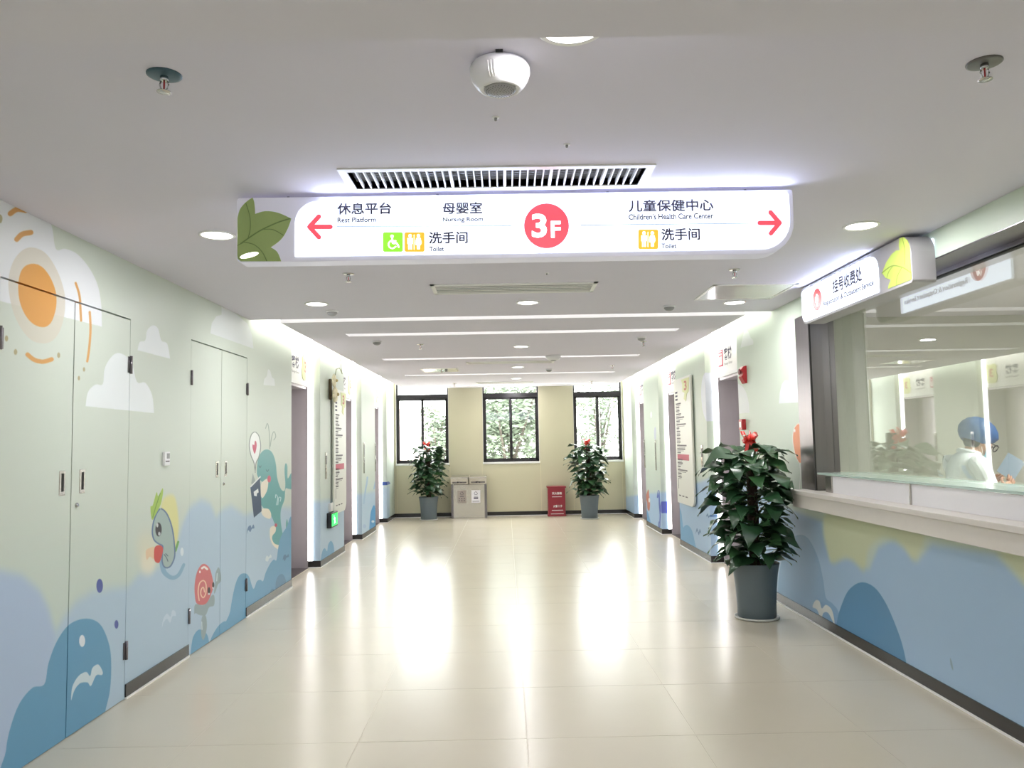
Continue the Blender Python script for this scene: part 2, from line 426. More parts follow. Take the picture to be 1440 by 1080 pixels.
PL.st([(442, 490), (465, 570), (475, 710)], 13, S8, OR); PL.st([(525, 660), (530, 760), (522, 870), (511, 948)], 13, S8, OR)
PL.st([(162, 908), (200, 938), (250, 950), (303, 936)], 25, S8, OR)
for x, y, a, b in [(0, 115, 14, 26), (39, 814, 10, 17), (92, 893, 10, 17), (344, 912, 9, 16), (492, 995, 7, 13), (462, 1046, 7, 13)]: PL.raw(ell(x, y, a, b), S8, (176, 168, 130))
S1 = (0, 260, .389); WC = (232, 238, 240)
PL.raw(smooth_poly([(310, 800), (318, 750), (345, 722), (372, 720), (380, 660), (410, 615), (440, 610), (475, 640), (495, 712), (525, 715), (550, 760), (557, 825)], 4, False), S1, WC)
PL.raw(smooth_poly([(497, 598), (505, 568), (525, 562), (532, 525), (553, 508), (572, 520), (583, 562), (605, 575), (615, 628)], 4, False), S1, WC)
A = (180, 420, .4634)
PL.raw([(250, 105), (254, 75), (268, 53), (284, 49), (284, 25), (320, 40), (362, 75), (376, 110), (381, 152)], A, (222, 228, 228))
PL.raw(smooth_poly([(411, 262), (414, 244), (421, 235), (425, 215), (432, 220), (437, 238), (444, 245), (446, 265)], 4, False), A, (226, 232, 230))
B = (0, 700, .3519)
PL.px([(25, 1150), (25, 1010), (45, 910), (80, 820), (130, 760), (178, 745), (195, 660), (230, 570), (280, 505), (345, 483), (400, 505), (435, 580), (445, 660), (440, 770), (420, 860), (405, 960), (390, 1150)], B, (104, 158, 192))
PL.raw(ell(399, 352, 13, 28), B, (78, 92, 160)); PL.raw(ell(466, 506, 8, 17), B, (78, 92, 160)); PL.raw(ell(329, 572, 12, 24), B, (226, 232, 238))
PL.px([(285, 810), (290, 755), (315, 712), (345, 696), (361, 712), (370, 680), (393, 666), (410, 692), (408, 708), (385, 710), (364, 752), (350, 738), (320, 742), (298, 770)], B, (206, 222, 230))
S = (185, 670, .2131)
PL.px([(205, 160), (240, 125), (280, 130), (300, 200), (310, 320), (300, 430), (280, 500), (200, 240)], S, (224, 220, 152), .9, .012)
PL.raw(ell(110, 570, 50, 75), S, (238, 232, 214), .8, .03) ; PL.raw(ell(100, 470, 70, 100), S, (226, 218, 190), .6, .06)
PL.px([(95, 490), (125, 470), (150, 465), (150, 500), (150, 545), (120, 530), (100, 550)], S, (228, 202, 168))
PL.st([(200, 560), (215, 630), (265, 668), (310, 650), (345, 582)], 36, S, (138, 176, 202), taper=.45)
PL.st([(290, 490), (308, 432)], 14, S, (110, 164, 92))
fish = [(190, 210), (165, 245), (145, 300), (137, 370), (150, 420), (180, 445), (205, 460), (203, 500), (202, 560), (215, 595), (240, 602), (265, 580), (285, 520), (280, 420), (265, 330), (240, 260), (215, 225)]
PL.px(fish, S, (166, 186, 182)); PL.st(fish + [fish[0]], 9, S, (98, 122, 158))
PL.px([(130, 270), (125, 200), (140, 190), (165, 105), (176, 130), (205, 78), (206, 120), (190, 190), (160, 250), (140, 285)], S, (166, 198, 92)); PL.st([(140, 270), (160, 200), (190, 110)], 5, S, (120, 160, 70))
PL.raw(ell(178, 350, 20, 45), S, (52, 52, 58)); PL.raw(ell(170, 322, 7, 14), S, (240, 244, 246)); PL.raw(ell(183, 378, 8, 13), S, (225, 232, 236)); PL.raw(ell(178, 350, 23, 48), S, (52, 52, 58), .2)
PL.px([(155, 465), (190, 455), (208, 480), (195, 540), (180, 570), (155, 560), (148, 520)], S, (208, 84, 78))
PL.raw(ell(333, 497, 11, 28), S, (222, 232, 240)); PL.st([(215, 515), (230, 535), (240, 560)], 5, S, (80, 96, 110)); PL.st([(225, 510), (240, 525)], 5, S, (80, 96, 110))
PL.px([(200, 1000), (208, 945), (233, 905), (257, 925), (268, 885), (288, 890), (292, 920), (270, 922), (255, 965), (235, 940), (213, 960)], S, (200, 216, 232))
HB = (108, 162, 196)
PL.px([(400, 1090), (420, 1035), (450, 1010), (490, 1030), (510, 1080), (510, 1180), (400, 1200)], S, HB); PL.px([(515, 1100), (560, 1005), (608, 958), (640, 965), (680, 990), (680, 1150), (520, 1180)], S, HB)
PL.raw(ell(462, 715, 66, 142), (185, 672, .2131), (90, 100, 110), .0)
GY = (150, 168, 174)
PL.px([(545, 770), (552, 700), (555, 640), (575, 600), (588, 640), (590, 690), (570, 715), (555, 760)], S, GY); PL.px([(415, 905), (418, 850), (440, 842), (470, 850), (500, 830), (530, 785), (547, 790), (545, 850), (512, 865), (490, 915), (452, 915), (425, 902)], S, GY)
PL.px([(465, 930), (490, 920), (498, 980), (490, 1040), (474, 1080), (460, 1040)], S, GY); PL.st([(563, 690), (566, 640)], 6, S, (206, 222, 228)); PL.st([(466, 1010), (464, 960)], 6, S, (206, 222, 228))
PL.px([(420, 800), (417, 720), (430, 640), (455, 590), (482, 577), (512, 600), (530, 650), (541, 720), (525, 780), (500, 830), (470, 848), (432, 838)], S, (206, 112, 116))
PL.st([(447, 818), (440, 760), (450, 705), (475, 687), (492, 712), (491, 770), (474, 800), (458, 778), (461, 745), (475, 732), (482, 762)], 7, S, (242, 214, 184)); PL.st([(466, 606), (481, 598), (500, 612)], 14, S, (246, 240, 238)); PL.raw(ell(452, 630, 5, 9), S, (246, 240, 238))
PL.raw(ell(512, 753, 9, 22), S, (44, 40, 48)); PL.raw(ell(540, 717, 7, 20), S, (44, 40, 48)); PL.raw(ell(512, 775, 7, 7), S, (220, 225, 230)); PL.raw(ell(538, 735, 5, 6), S, (220, 225, 230))
Wc = (320, 580, .25)
hill = [(15, 1120), (40, 985), (65, 920), (95, 905), (120, 922), (145, 992), (165, 950), (185, 942), (200, 948), (215, 900), (240, 850), (260, 828), (275, 830), (285, 762), (300, 700), (330, 650), (365, 625), (365, 1250), (0, 1250)]
TE = (98, 166, 168)
PL.px([(165, 330), (170, 270), (190, 225), (220, 208), (250, 225), (270, 280), (280, 370), (300, 430), (320, 440), (325, 400), (320, 330), (325, 288), (336, 300), (338, 370), (355, 345), (366, 342), (368, 425), (345, 430), (326, 430), (320, 490), (300, 550), (300, 620), (315, 700), (330, 688), (328, 630), (335, 600), (342, 640), (345, 680), (320, 760), (285, 755), (250, 715), (270, 650), (268, 635), (240, 570), (215, 548), (190, 520), (188, 480), (200, 440), (220, 380), (195, 390), (170, 360)], Wc, TE)
PL.px([(240, 650), (268, 640), (270, 670), (250, 700), (265, 738), (315, 752), (295, 772), (260, 752), (240, 710)], Wc, (238, 230, 214))
PL.px([(190, 400), (222, 372), (229, 390), (222, 440), (196, 482), (186, 450)], Wc, (242, 234, 218)); PL.px([(190, 545), (228, 542), (245, 570), (238, 598), (200, 582)], Wc, (238, 230, 214))
PL.px(hill, Wc, HB)
PL.px([(270, 980), (275, 940), (290, 915), (310, 910), (325, 935), (332, 980), (332, 1060), (270, 1060)], Wc, (90, 138, 172)); PL.px([(226, 1045), (250, 992), (277, 1020), (270, 1070), (230, 1070)], Wc, (90, 138, 172))
PL.raw(ell(234, 374, 10, 20), Wc, (206, 84, 112)); PL.raw(ell(272, 634, 8, 10), Wc, (190, 90, 110)); PL.st([(176, 300), (183, 310), (189, 300)], 4, Wc, (60, 110, 116)); PL.st([(217, 322), (224, 332), (231, 322)], 4, Wc, (60, 110, 116))
PL.st([(275, 520), (282, 480), (272, 462), (270, 480)], 4, Wc, (200, 226, 228)); PL.st([(283, 520), (288, 480), (300, 480), (296, 500)], 4, Wc, (200, 226, 228))
PL.raw([(133, 400), (142, 342), (156, 385), (150, 410)], Wc, (158, 172, 170))
PL.raw([(128, 418), (182, 362), (192, 555), (148, 592)], Wc, (52, 76, 106)); PL.st([(130, 418), (184, 362)], 7, Wc, (232, 236, 236)); PL.raw([(147, 446), (172, 428), (175, 450), (165, 456), (164, 472), (155, 470), (149, 468)], Wc, (236, 240, 242))
bub = [(155, 108), (176, 132), (186, 190), (176, 250), (160, 285), (156, 338), (149, 285), (131, 240), (122, 180), (134, 125)]
PL.px(bub, Wc, (244, 246, 246)); PL.st(bub + [bub[0]], 5, Wc, (128, 140, 134))
PL.px([(153, 232), (141, 200), (142, 180), (150, 184), (154, 160), (162, 168), (163, 195)], Wc, (196, 50, 96))
PL.st([(237, 205), (235, 120), (225, 62), (214, 90)], 4, Wc, (140, 160, 148)); PL.st([(240, 190), (250, 130), (262, 108), (271, 135), (260, 155)], 4, Wc, (140, 160, 148))
BD = (98, 128, 168)
PL.px([(108, 685), (114, 648), (129, 635), (135, 648), (145, 630), (151, 650), (137, 655), (128, 672), (116, 662)], Wc, BD); PL.px([(310, 832), (316, 805), (327, 800), (332, 808), (342, 797), (344, 812), (331, 818), (322, 836), (315, 825)], Wc, (84, 124, 160))
PL.px([(213, 832), (220, 806), (232, 812), (242, 799), (248, 815), (234, 822), (227, 838)], Wc, (214, 226, 232))
P = (380, 680, .1481)
PL.px([(478, 760), (485, 690), (500, 630), (520, 615), (540, 642), (550, 580), (576, 545), (600, 580), (610, 655), (618, 760), (480, 830)], P, (112, 166, 202))
PL.px([(945, 470), (950, 300), (965, 240), (985, 205), (1000, 240), (1009, 300), (1010, 470)], P, (84, 152, 202)); PL.raw(ell(975, 360, 14, 12), P, (226, 236, 242)); PL.raw(ell(895, 405, 16, 20), P, (150, 176, 210), .6)
PL.st([(888, 190), (905, 60), (918, -10), (922, -60)], 14, P, (160, 190, 214)); PL.st([(985, 50), (1000, -20)], 14, P, (160, 190, 214))
PL.px([(1083, 35), (1090, 5), (1120, -20), (1140, 0), (1110, 15)], P, (62, 92, 166)); PL.st([(1060, -170), (1085, -210), (1095, -235)], 10, P, (178, 190, 204))
m_mural_l = PL.material('left_wall_print')

PR = Print(XR, 1.0, 17.0, (206, 219, 204), (198, 212, 206), .9, .3)
PR.raw([(870, 700), (905, 695), (950, 690), (1000, 672), (1040, 668), (1080, 690), (1100, 712), (1160, 735), (1166, 790), (1200, 784), (1222, 802), (1235, 770), (1260, 756), (1290, 790), (1310, 765), (1400, 780), (1440, 820), (1800, 900), (1800, 1300), (1440, 1049), (1094, 845), (1000, 793), (888, 729)], F0, (168, 196, 224), 1, .02)
R4 = (860, 640, .1667); D2 = (860, 440, .2083)
PR.px([(556, 400), (570, 430), (590, 490), (604, 605), (618, 595), (645, 592), (680, 640), (703, 740), (712, 830), (560, 760)], R4, (112, 168, 208))
PR.px([(268, 460), (283, 445), (305, 480), (328, 560), (332, 620), (268, 600)], R4, (104, 160, 206))
PR.px([(797, 520), (808, 492), (820, 515), (830, 503), (842, 528), (828, 520), (818, 530), (808, 512)], R4, (96, 130, 178)); PR.px([(709, 665), (720, 615), (735, 650), (745, 622), (757, 665), (746, 650), (736, 675), (722, 640)], R4, (96, 130, 178))
PR.st([(388, 355), (397, 300), (402, 350), (404, 420), (410, 500), (408, 560), (406, 610), (396, 590), (402, 560)], 13, R4, (66, 92, 182), taper=.5); PR.raw(ell(425, 440, 15, 50), R4, (98, 112, 200))
PR.px([(310, 290), (290, 350), (300, 400), (303, 450), (318, 470), (325, 410), (318, 340)], R4, (196, 128, 112)); PR.raw(ell(318, 380, 7, 20), R4, (236, 232, 226))
PR.raw(ell(452, 590, 14, 68), D2, (178, 190, 214)); PR.raw(ell(294, 815, 8, 45), D2, (188, 196, 212)); PR.raw(ell(108, 705, 10, 60), D2, (196, 176, 162)); PR.raw(ell(267, 688, 5, 22), D2, (240, 244, 244))
PR.raw(smooth_poly([(870, 235), (880, 190), (888, 150), (903, 112), (925, 130), (938, 165), (955, 185), (958, 212)], 4, False), D2, (224, 231, 228), .85)
PR.px([(605, 560), (612, 450), (640, 390), (685, 370), (700, 500), (700, 770), (655, 750), (620, 680)], D2, (222, 228, 240), .85)
PR.raw(smooth_poly([(845, 682), (845, 500), (872, 488), (905, 530), (925, 600), (930, 674)], 4, False), D2, (226, 232, 234), .85)
PR.raw([(1130, 612), (1135, 540), (1150, 480), (1170, 455), (1196, 456), (1203, 370), (1230, 270), (1262, 215), (1295, 195), (1330, 240), (1340, 600)], D2, (226, 232, 236))
E3 = (860, 600, .2778)
ob = [(945, -16), (965, 5), (978, 50), (980, 110), (966, 170), (952, 184), (933, 150), (921, 100), (917, 50), (926, 5)]
PR.px(ob, E3, (236, 148, 100)); PR.st(ob + [ob[0]], 3, E3, (240, 240, 232)); PR.raw(ell(927, 20, 4, 9), E3, (250, 244, 236)); PR.st([(952, 186), (956, 240), (950, 330)], 3, E3, (240, 240, 236))
F4 = (1080, 700, .3519)
PR.px([(245, 55), (600, 90), (1040, 180), (1040, 350), (1000, 310), (940, 240), (880, 190), (650, 150), (620, 190), (582, 250), (545, 200), (480, 160), (440, 168), (400, 210), (385, 290), (350, 262), (310, 236), (250, 250)], F4, (208, 213, 178), .9, .025)
PR.px([(20, 600), (35, 480), (45, 300), (75, 190), (115, 150), (160, 162), (200, 240), (221, 330), (232, 400), (260, 425), (285, 470), (300, 620)], F4, (134, 172, 208))
PR.px([(262, 620), (275, 500), (290, 440), (322, 370), (372, 338), (425, 358), (470, 420), (510, 510), (540, 600), (556, 700), (540, 800)], F4, (94, 146, 186))
PR.px([(178, 436), (190, 410), (206, 414), (215, 442), (232, 428), (256, 450), (266, 508), (242, 462), (222, 460), (212, 484), (196, 448)], F4, (222, 226, 224))
PR.raw([(0, 0)] * 3, F4, (0, 0, 0)) if False else None
PR.px([(728, 640), (736, 660), (740, 690), (730, 670)], F4, (130, 150, 162), .6)
m_mural_r = PR.material('right_wall_print')
UVL, UVR = (2.0, 15.0), (1.0, 16.0)

# ------------------------------------------------------------------ floor
fl = struct(box('floor', m_grout, (-2.6, 2.8, -3.0, YF + .2, -.10, -.001)))
TS = .858; tiles = {}
nx = -4
xs = [-.776 + TS * i for i in range(-3, 6)]; ys = [4.21 + TS * j for j in range(-9, 16)]
for i, x in enumerate(xs):
    for j, y in enumerate(ys):
        x0, x1 = max(x + .0015, XL - .13), min(x + TS - .0015, XR + .13); y0, y1 = max(y + .0015, -3.0), min(y + TS - .0015, YF)
        if x1 - x0 < .02 or y1 - y0 < .02: continue
        key = (round(x1 - x0, 3), round(y1 - y0, 3))
        if key not in tiles:
            w, d = key; mb = MB().box(-w / 2, w / 2, -d / 2, d / 2, -.01, 0)
            o = mb.build('floor_tile', m_floor, fl, bevel=0); tiles[key] = o.data
        else:
            o = bpy.data.objects.new('floor_tile', tiles[key]); COL.objects.link(o); o.parent = fl
        o.location = ((x0 + x1) / 2, (y0 + y1) / 2, random.uniform(-.0002, .0003))

# ------------------------------------------------------------------ left wall
T = .13
mb = MB()
for y0, y1, z0, z1 in [(-3, 3.70, 0, 3), (3.70, 5.0, 2.318, 3), (5.0, 5.97, 0, 3), (5.97, 7.27, 2.318, 3), (7.27, 8.78, 0, 3)]: mb.box(XL - T, XL, y0, y1, z0, z1)
for y0, y1 in [(10.14, 11.62), (13.04, 14.38), (15.80, YF)]: mb.box(XL - .095, XL, y0, y1, 0, 3)
wl = struct(mb.build('wall_left', m_mural_l, uv=UVL))
mb = MB()
for y0, y1 in [(10.14, 11.62), (13.04, 14.38), (15.80, YF)]: mb.box(XL - .6, XL - .096, y0 + .03, y1 - .03, 0, 3)
mb.box(XL - .6, XL - T - .001, 7.0, 8.74, 0, 3); mb.box(XL - .2, XL - T - .03, -3, 7.0, 0, 3)
mb.build('wall_core', m_white, wl)
# ------------------------------------------------------------------ right wall
mb = MB()
for y0, y1, z0, z1 in [(-3, 1.2, 0, 3), (1.2, 6.70, 0, .945), (1.2, 6.70, 2.512, 3), (6.70, 8.50, 0, 3)]: mb.box(XR, XR + T, y0, y1, z0, z1)
for y0, y1 in [(9.886, 11.61), (12.957, 14.36), (15.75, YF)]: mb.box(XR, XR + .095, y0, y1, 0, 3)
wr = struct(mb.build('wall_right', m_mural_r, uv=UVR))
mb = MB()
for y0, y1 in [(9.886, 11.61), (12.957, 14.36), (15.75, YF)]: mb.box(XR + .096, XR + .6, y0 + .03, y1 - .03, 0, 3)
mb.box(XR + T + .001, XR + .6, 7.1, 8.46, 0, 3)
mb.build('wall_core', m_white, wr)

# plinths: black recessed band with a white floor trim
def plinth(name, x, sgn, spans, ends):
    mb = MB(); tb = MB()
    for y0, y1 in spans:
        mb.box(x, x + sgn * .008, y0, y1, .012, .088)
        tb.box(x, x + sgn * .014, y0, y1, 0, .012)
        for yy, dr in ((y0, -1), (y1, 1)):
            if yy in ends:
                mb.box(x + sgn * .008, x - sgn * RX, yy, yy + dr * .008, .012, .088); tb.box(x + sgn * .014, x - sgn * RX, yy, yy + dr * .012, 0, .012)
    o = struct(mb.build(name, m_black)); tb.build('floor_trim', m_trim, o)
plinth('baseboard_left', XL, 1, [(-3, 3.70), (5.0, 5.97), (7.27, 8.78), (10.14, 11.62), (13.04, 14.38), (15.80, YF)], (8.78, 10.14, 11.62, 13.04, 14.38, 15.80))
plinth('baseboard_right', XR, -1, [(-3, 8.50), (9.886, 11.61), (12.957, 14.36), (15.75, YF)], (8.50, 9.886, 11.61, 12.957, 14.36, 15.75))
mb = MB().box(XL, XR, YF - .008, YF, .012, .088); o = struct(mb.build('baseboard_far', m_black)); box('floor_trim', m_trim, (XL, XR, YF - .014, YF, 0, .012), o)

# ------------------------------------------------------------------ service doors in the left wall
def hinge(y, z, parent, flip=1):
    mb = MB(); mb.lathe([(.009, -.055), (.009, .055)], (XL + .007, y, z), 10); mb.box(XL, XL + .004, y, y + flip * .03, z - .05, z + .05)
    for k in (-.018, .018): mb.lathe([(.0098, k - .001), (.0098, k + .001)], (XL + .007, y, z), 10)
    mb.build('hinge', m_post, parent)
dn = 1
for (y0, y1) in [(3.70, 5.0), (5.97, 7.27)]:
    ym = (y0 + y1) / 2
    box('door_backing', m_joint, (XL - T - .025, XL - .05, y0, y1, 0, 2.318), wl)
    for k, (a, b) in enumerate([(y0, ym), (ym, y1)]):
        d = struct(box('door_%d' % dn, m_mural_l, (XL - .045, XL - .001, a + .004, b - .004, .004, 2.309), None, uv=UVL)); dn += 1
        yh = b - .09 if k == 0 else a + .11
        hb = MB(); hb.box(XL - .002, XL + .002, yh - .028, yh + .028, 1.27, 1.40)
        h = hb.build('door_handle', m_steel, d, bevel=.002); box('handle_recess', m_joint, (XL + .001, XL + .0026, yh - .011, yh + .013, 1.29, 1.385), h)
        if k == 1:
            MB().lathe([(.013, 0), (.013, .006), (.009, .01)], (XL, a + .055, 1.21), 14, axis='x').build('door_lock', m_chrome, d)
        yy = a if k == 0 else b
        for z in (2.03, .29): hinge(yy, z, d, 1 if k == 0 else -1)

# ------------------------------------------------------------------ lift entrances
def pict_lift(mb_o, o, ux, uy, n): pass
def lift(side, y0, y1, num, first=False):
    X = XL if side < 0 else XR; s = side       # s points away from the corridor
    xf = X + s * RX                            # recessed header plane
    hd = MB().box(xf, xf + s * .18, y0, y1, HEAD, 3.0)
    w = wl if side < 0 else wr
    d = struct(bpy.data.objects.new('door_%d' % num, None)); COL.objects.link(d); d.location = (xf, (y0 + y1) / 2, 0)
    hd.build('door_header', m_header, d)
    box('header_rail', m_trim, (xf - s * .012, xf, y0, y1, HEAD, HEAD + .04), d)
    xd = xf + s * .30
    for a, b in ((y0 - .0, y0 + .025), (y1 - .025, y1)): box('door_jamb', m_lift, (xf + s * .001, xd, a, b, .0, HEAD), d)
    box('head_jamb', m_lift, (xf + s * .02, xd, y0 + .02, y1 - .02, HEAD - .03, HEAD - .002), d)
    ym = (y0 + y1) / 2
    for a, b in ((y0 + .025, ym - .002), (ym + .002, y1 - .025)): box('door_leaf', m_lift, (xd - s * .03, xd, a, b, .008, HEAD - .03), d)
    box('door_sill', m_thresh, (xf, xd + s * .02, y0, y1, 0.0, .005), d)
    box('sill_track', m_steel, (xd - s * .07, xd - s * .032, y0 + .03, y1 - .03, .005, .008), d)
    box('landing_wall', m_white, (xd + s * .001, xd + s * .05, y0, y1, 0, 3), d)
    for a, b in ((y1, y1 - .012), (y0, y0 + .012)):
        box('light_strip', m_led, (X + s * .095, X + s * .149, a, b, .09, 2.95), d)
    # header print:  pictogram | words | leaf with 3
    dr = 1 if side < 0 else -1                 # reading direction along y
    ys_ = y0 if side < 0 else y1
    def P3(u, z): return Vector((xf - s * .0, ys_ + dr * u, z))
    W = y1 - y0; n = Vector((-s, 0, 0)); uy = Vector((0, dr, 0))
    iu, tu, lu = (.16, .56, W - .29) if side < 0 else (.09, .36, W - .29)
    ic = MB(); ic.box(xf, xf - s * .006, ys_ + dr * iu, ys_ + dr * (iu + .20), 2.38, 2.58); io = ic.build('pictogram_plate', m_redbar, d, bevel=.0)
    pm = MB()
    for u in (iu + .04, iu + .10, iu + .16): pm.box(xf - s * .006, xf - s * .008, ys_ + dr * (u - .018), ys_ + dr * (u + .018), 2.40, 2.50); pm.ball((xf - s * .007, ys_ + dr * u, 2.525), .016, 8, 6, (.2, 1, 1))
    pm.box(xf - s * .006, xf - s * .008, ys_ + dr * (iu + .02), ys_ + dr * (iu + .18), 2.555, 2.565)
    pm.build('pictogram', m_trim, d)
    text('lettering', '客梯', .012, P3(tu, 2.44), uy * .32, (0, 0, .145), m_ink, d, .004, n)
    text('lettering', 'Passenger Elevator', 0., P3(tu, 2.37), uy * .34, (0, 0, .04), m_ink2, d, .004, n)
    lp = [(W - .32, 2.38), (W - .30, 2.34), (W - .22, 2.32), (W - .06, 2.33), (W - .03, 2.40), (W - .03, 2.60), (W - .05, 2.64), (W - .16, 2.62), (W - .24, 2.64), (W - .32, 2.60), (W - .30, 2.50), (W - .33, 2.44)]
    lm = MB().prism([P3(u, z) for u, z in lp], n * .006); lm.build('leaf_plate', m_cream_leaf, d)
    text('floor_number', '3', .03, P3(W - .22, 2.42), uy * .10, (0, 0, .14), m_red_soft, d, .0075, n)
    return d
m_cream_leaf = mat('pale_lime_print', (222, 226, 160), .5, var=.03)
m_red_soft = mat('soft_red_print', (206, 120, 96), .5, var=0)
num = 5
for a, b in LIFT_L: lift(-1, a, b, num); num += 1
for a, b in LIFT_R: lift(1, a, b, num); num += 1

# ------------------------------------------------------------------ far wall with three windows
WIN = [(-2.29, -1.19), (-.475, .700), (1.425, 2.445)]
Z0, Z1 = 1.115, 2.95
mb = MB(); TW = .22
xsw = [XL - .3] + [v for w in WIN for v in w] + [XR + .3]
for i in range(0, len(xsw), 2): mb.box(xsw[i], xsw[i + 1], YF, YF + TW, 0, 3.1)
for x0, x1 in WIN: mb.box(x0, x1, YF, YF + TW, 0, Z0 - .02); mb.box(x0, x1, YF, YF + TW, Z1, 3.1)
wf = struct(mb.build('wall_far', m_cream))
jt = MB()
for x in (-2.27, -1.17, -.50, .72, 1.40, 2.42): jt.box(x - .0025, x + .0025, YF - .0015, YF + .001, .09, 3.0 if x in (-1.17, -.50, .72, 1.40) and False else 1.09)
jt.build('panel_joint', m_cream2, wf)
for k, (x0, x1) in enumerate(WIN):
    w = struct(bpy.data.objects.new('window_%d' % (k + 1), None)); COL.objects.link(w); w.location = ((x0 + x1) / 2, YF, Z0)
    box('window_sill', m_trim, (x0 - .01, x1 + .01, YF - .012, YF + .2, Z0 - .04, Z0 - .002), w, .004)
    fy0, fy1 = YF + .05, YF + .13; f = .035
    fm = MB(); fm.box(x0, x0 + f, fy0, fy1, Z0, Z1); fm.box(x1 - f, x1, fy0, fy1, Z0, Z1); fm.box(x0, x1, fy0, fy1, Z0, Z0 + f); fm.box(x0, x1, fy0, fy1, Z1 - f, Z1)
    fm.box(x0, x1, fy0 - .01, fy1, 2.46, 2.555)
    fm.build('window_frame', m_frame, w)
    for q, (a, b, yy) in enumerate([(x0 + f, (x0 + x1) / 2 + .03, fy0 + .005), ((x0 + x1) / 2 - .03, x1 - f, fy0 + .035)]):
        sm = MB(); st = .038; z0, z1 = Z0 + f, 2.46
        sm.box(a, a + st, yy, yy + .028, z0, z1); sm.box(b - st, b, yy, yy + .028, z0, z1); sm.box(a, b, yy, yy + .028, z0, z0 + .04); sm.box(a, b, yy, yy + .028, z1 - .035, z1)
        so = sm.build('window_sash', m_frame, w); box('window_pane', g_win, (a + st, b - st, yy + .012, yy + .016, z0 + .04, z1 - .035), so)
    xm = (x0 + x1) / 2
    box('sash_latch', m_black2, (xm - .012, xm + .03, fy0 - .012, fy0 + .006, 1.60, 1.68), w, .003)
    box('transom_pane', g_win, (x0 + f, x1 - f, fy0 + .03, fy0 + .034, 2.555, Z1 - f), w)
    rv = MB(); rv.box(x0, x0 + .004, YF, fy0, Z0, Z1); rv.box(x1 - .004, x1, YF, fy0, Z0, Z1); rv.build('window_reveal', m_trim, w)

# ------------------------------------------------------------------ ceilings
GX0, GX1, GY0, GY1 = -.66, .625, 3.365, 3.60    # linear grille opening
mb = MB(); zt = H + .06
for b in [(XL, XR, 1.93, GY0), (XL, GX0, GY0, GY1), (GX1, XR, GY0, GY1), (XL, XR, GY1, 7.34)]: mb.box(b[0], b[1], b[2], b[3], H, zt)
ce = struct(mb.build('ceiling', m_ceil))
box('duct_box', m_grillegrey, (GX0 - .02, GX1 + .02, GY0 - .02, GY1 + .02, H + .22, H + .24), ce)
dm = MB(); dm.box(GX0 - .02, GX0, GY0, GY1, H, H + .22); dm.box(GX1, GX1 + .02, GY0, GY1, H, H + .22); dm.box(GX0, GX1, GY0 - .02, GY0, H, H + .22); dm.box(GX0, GX1, GY1, GY1 + .02, H, H + .22); dm.build('duct_side', m_grillegrey, ce)
box('upper_ceiling', m_ceil, (XL - .3, XR + .3, 7.34, YF + .2, 3.0, 3.1), ce)
box('ceiling_step', m_ceil, (XL, XR, 7.30, 7.34, zt, 3.0), ce)
bm_ = MB().box(XL, XR, -3.0, 1.93, 2.505, zt)
struct(bm_.build('ceiling_beam', m_ceil))
struct(box('wall_rear', m_cream, (XL - .2, XR + .2, -3.1, -3.0, 0, 3)))
# raft with light slots
SLOT = [(8.47, -1.66, 1.85), (10.95, -1.66, 1.85), (13.53, -1.68, 1.86), (16.0, -1.66, 1.86)]
SW = .2; yb = 7.54; mb = MB(); t1 = H + .05
for yc, a, b in SLOT:
    mb.box(RL, RR, yb, yc - SW / 2, H, t1); mb.box(RL, a, yc - SW / 2, yc + SW / 2, H, t1); mb.box(b, RR, yc - SW / 2, yc + SW / 2, H, t1); yb = yc + SW / 2
mb.box(RL, RR, yb, 16.70, H, t1)
raft = struct(mb.build('ceiling_raft', m_ceil))
for yc, a, b in SLOT: box('light_slot', m_slot, (a, b, yc - SW / 2, yc + SW / 2, H + .03, H + .05), raft)
box('light_slot', m_slot, (RL, RR, 7.34, 7.54, H + .035, H + .05), raft)
lm = MB().box(RL, RL + .012, 7.54, 16.7, t1, t1 + .04); lm.box(RR - .012, RR, 7.54, 16.7, t1, t1 + .04); lm.build('raft_lip', m_ceil, raft)

# ------------------------------------------------------------------ things on the ceiling
Gd = 'round recessed downlights'
def downlight(x, y, label):
    t = thing('downlight', label, 'ceiling light', (x, y, H), Gd)
    MB().lathe([(.082, 0), (.098, 0), (.098, -.004), (.090, -.009), (.082, -.006)], (x, y, H), 32, cap=False).build('trim_ring', m_trim, t)
    MB().lathe([(.083, 0), (.083, -.003)], (x, y, H), 32).build('lens', m_down, t)
dl = ['round downlight half hidden by the ceiling beam above the speaker', 'round downlight left of the leaf end of the hanging sign', 'round downlight above the registration sign',
      'round downlight on the centre line just behind the hanging sign', 'round downlight at left in front of the first light slot', 'round downlight at right beside the ceiling access hatch',
      'round downlight on the centre line between the second and third light slots', 'fourth centre-line downlight, between third and fourth light slots', 'fifth centre-line downlight, behind the fourth light slot', 'farthest round downlight by the middle window']
for (x, y), l in zip(DOWN, dl): downlight(x, y, l)

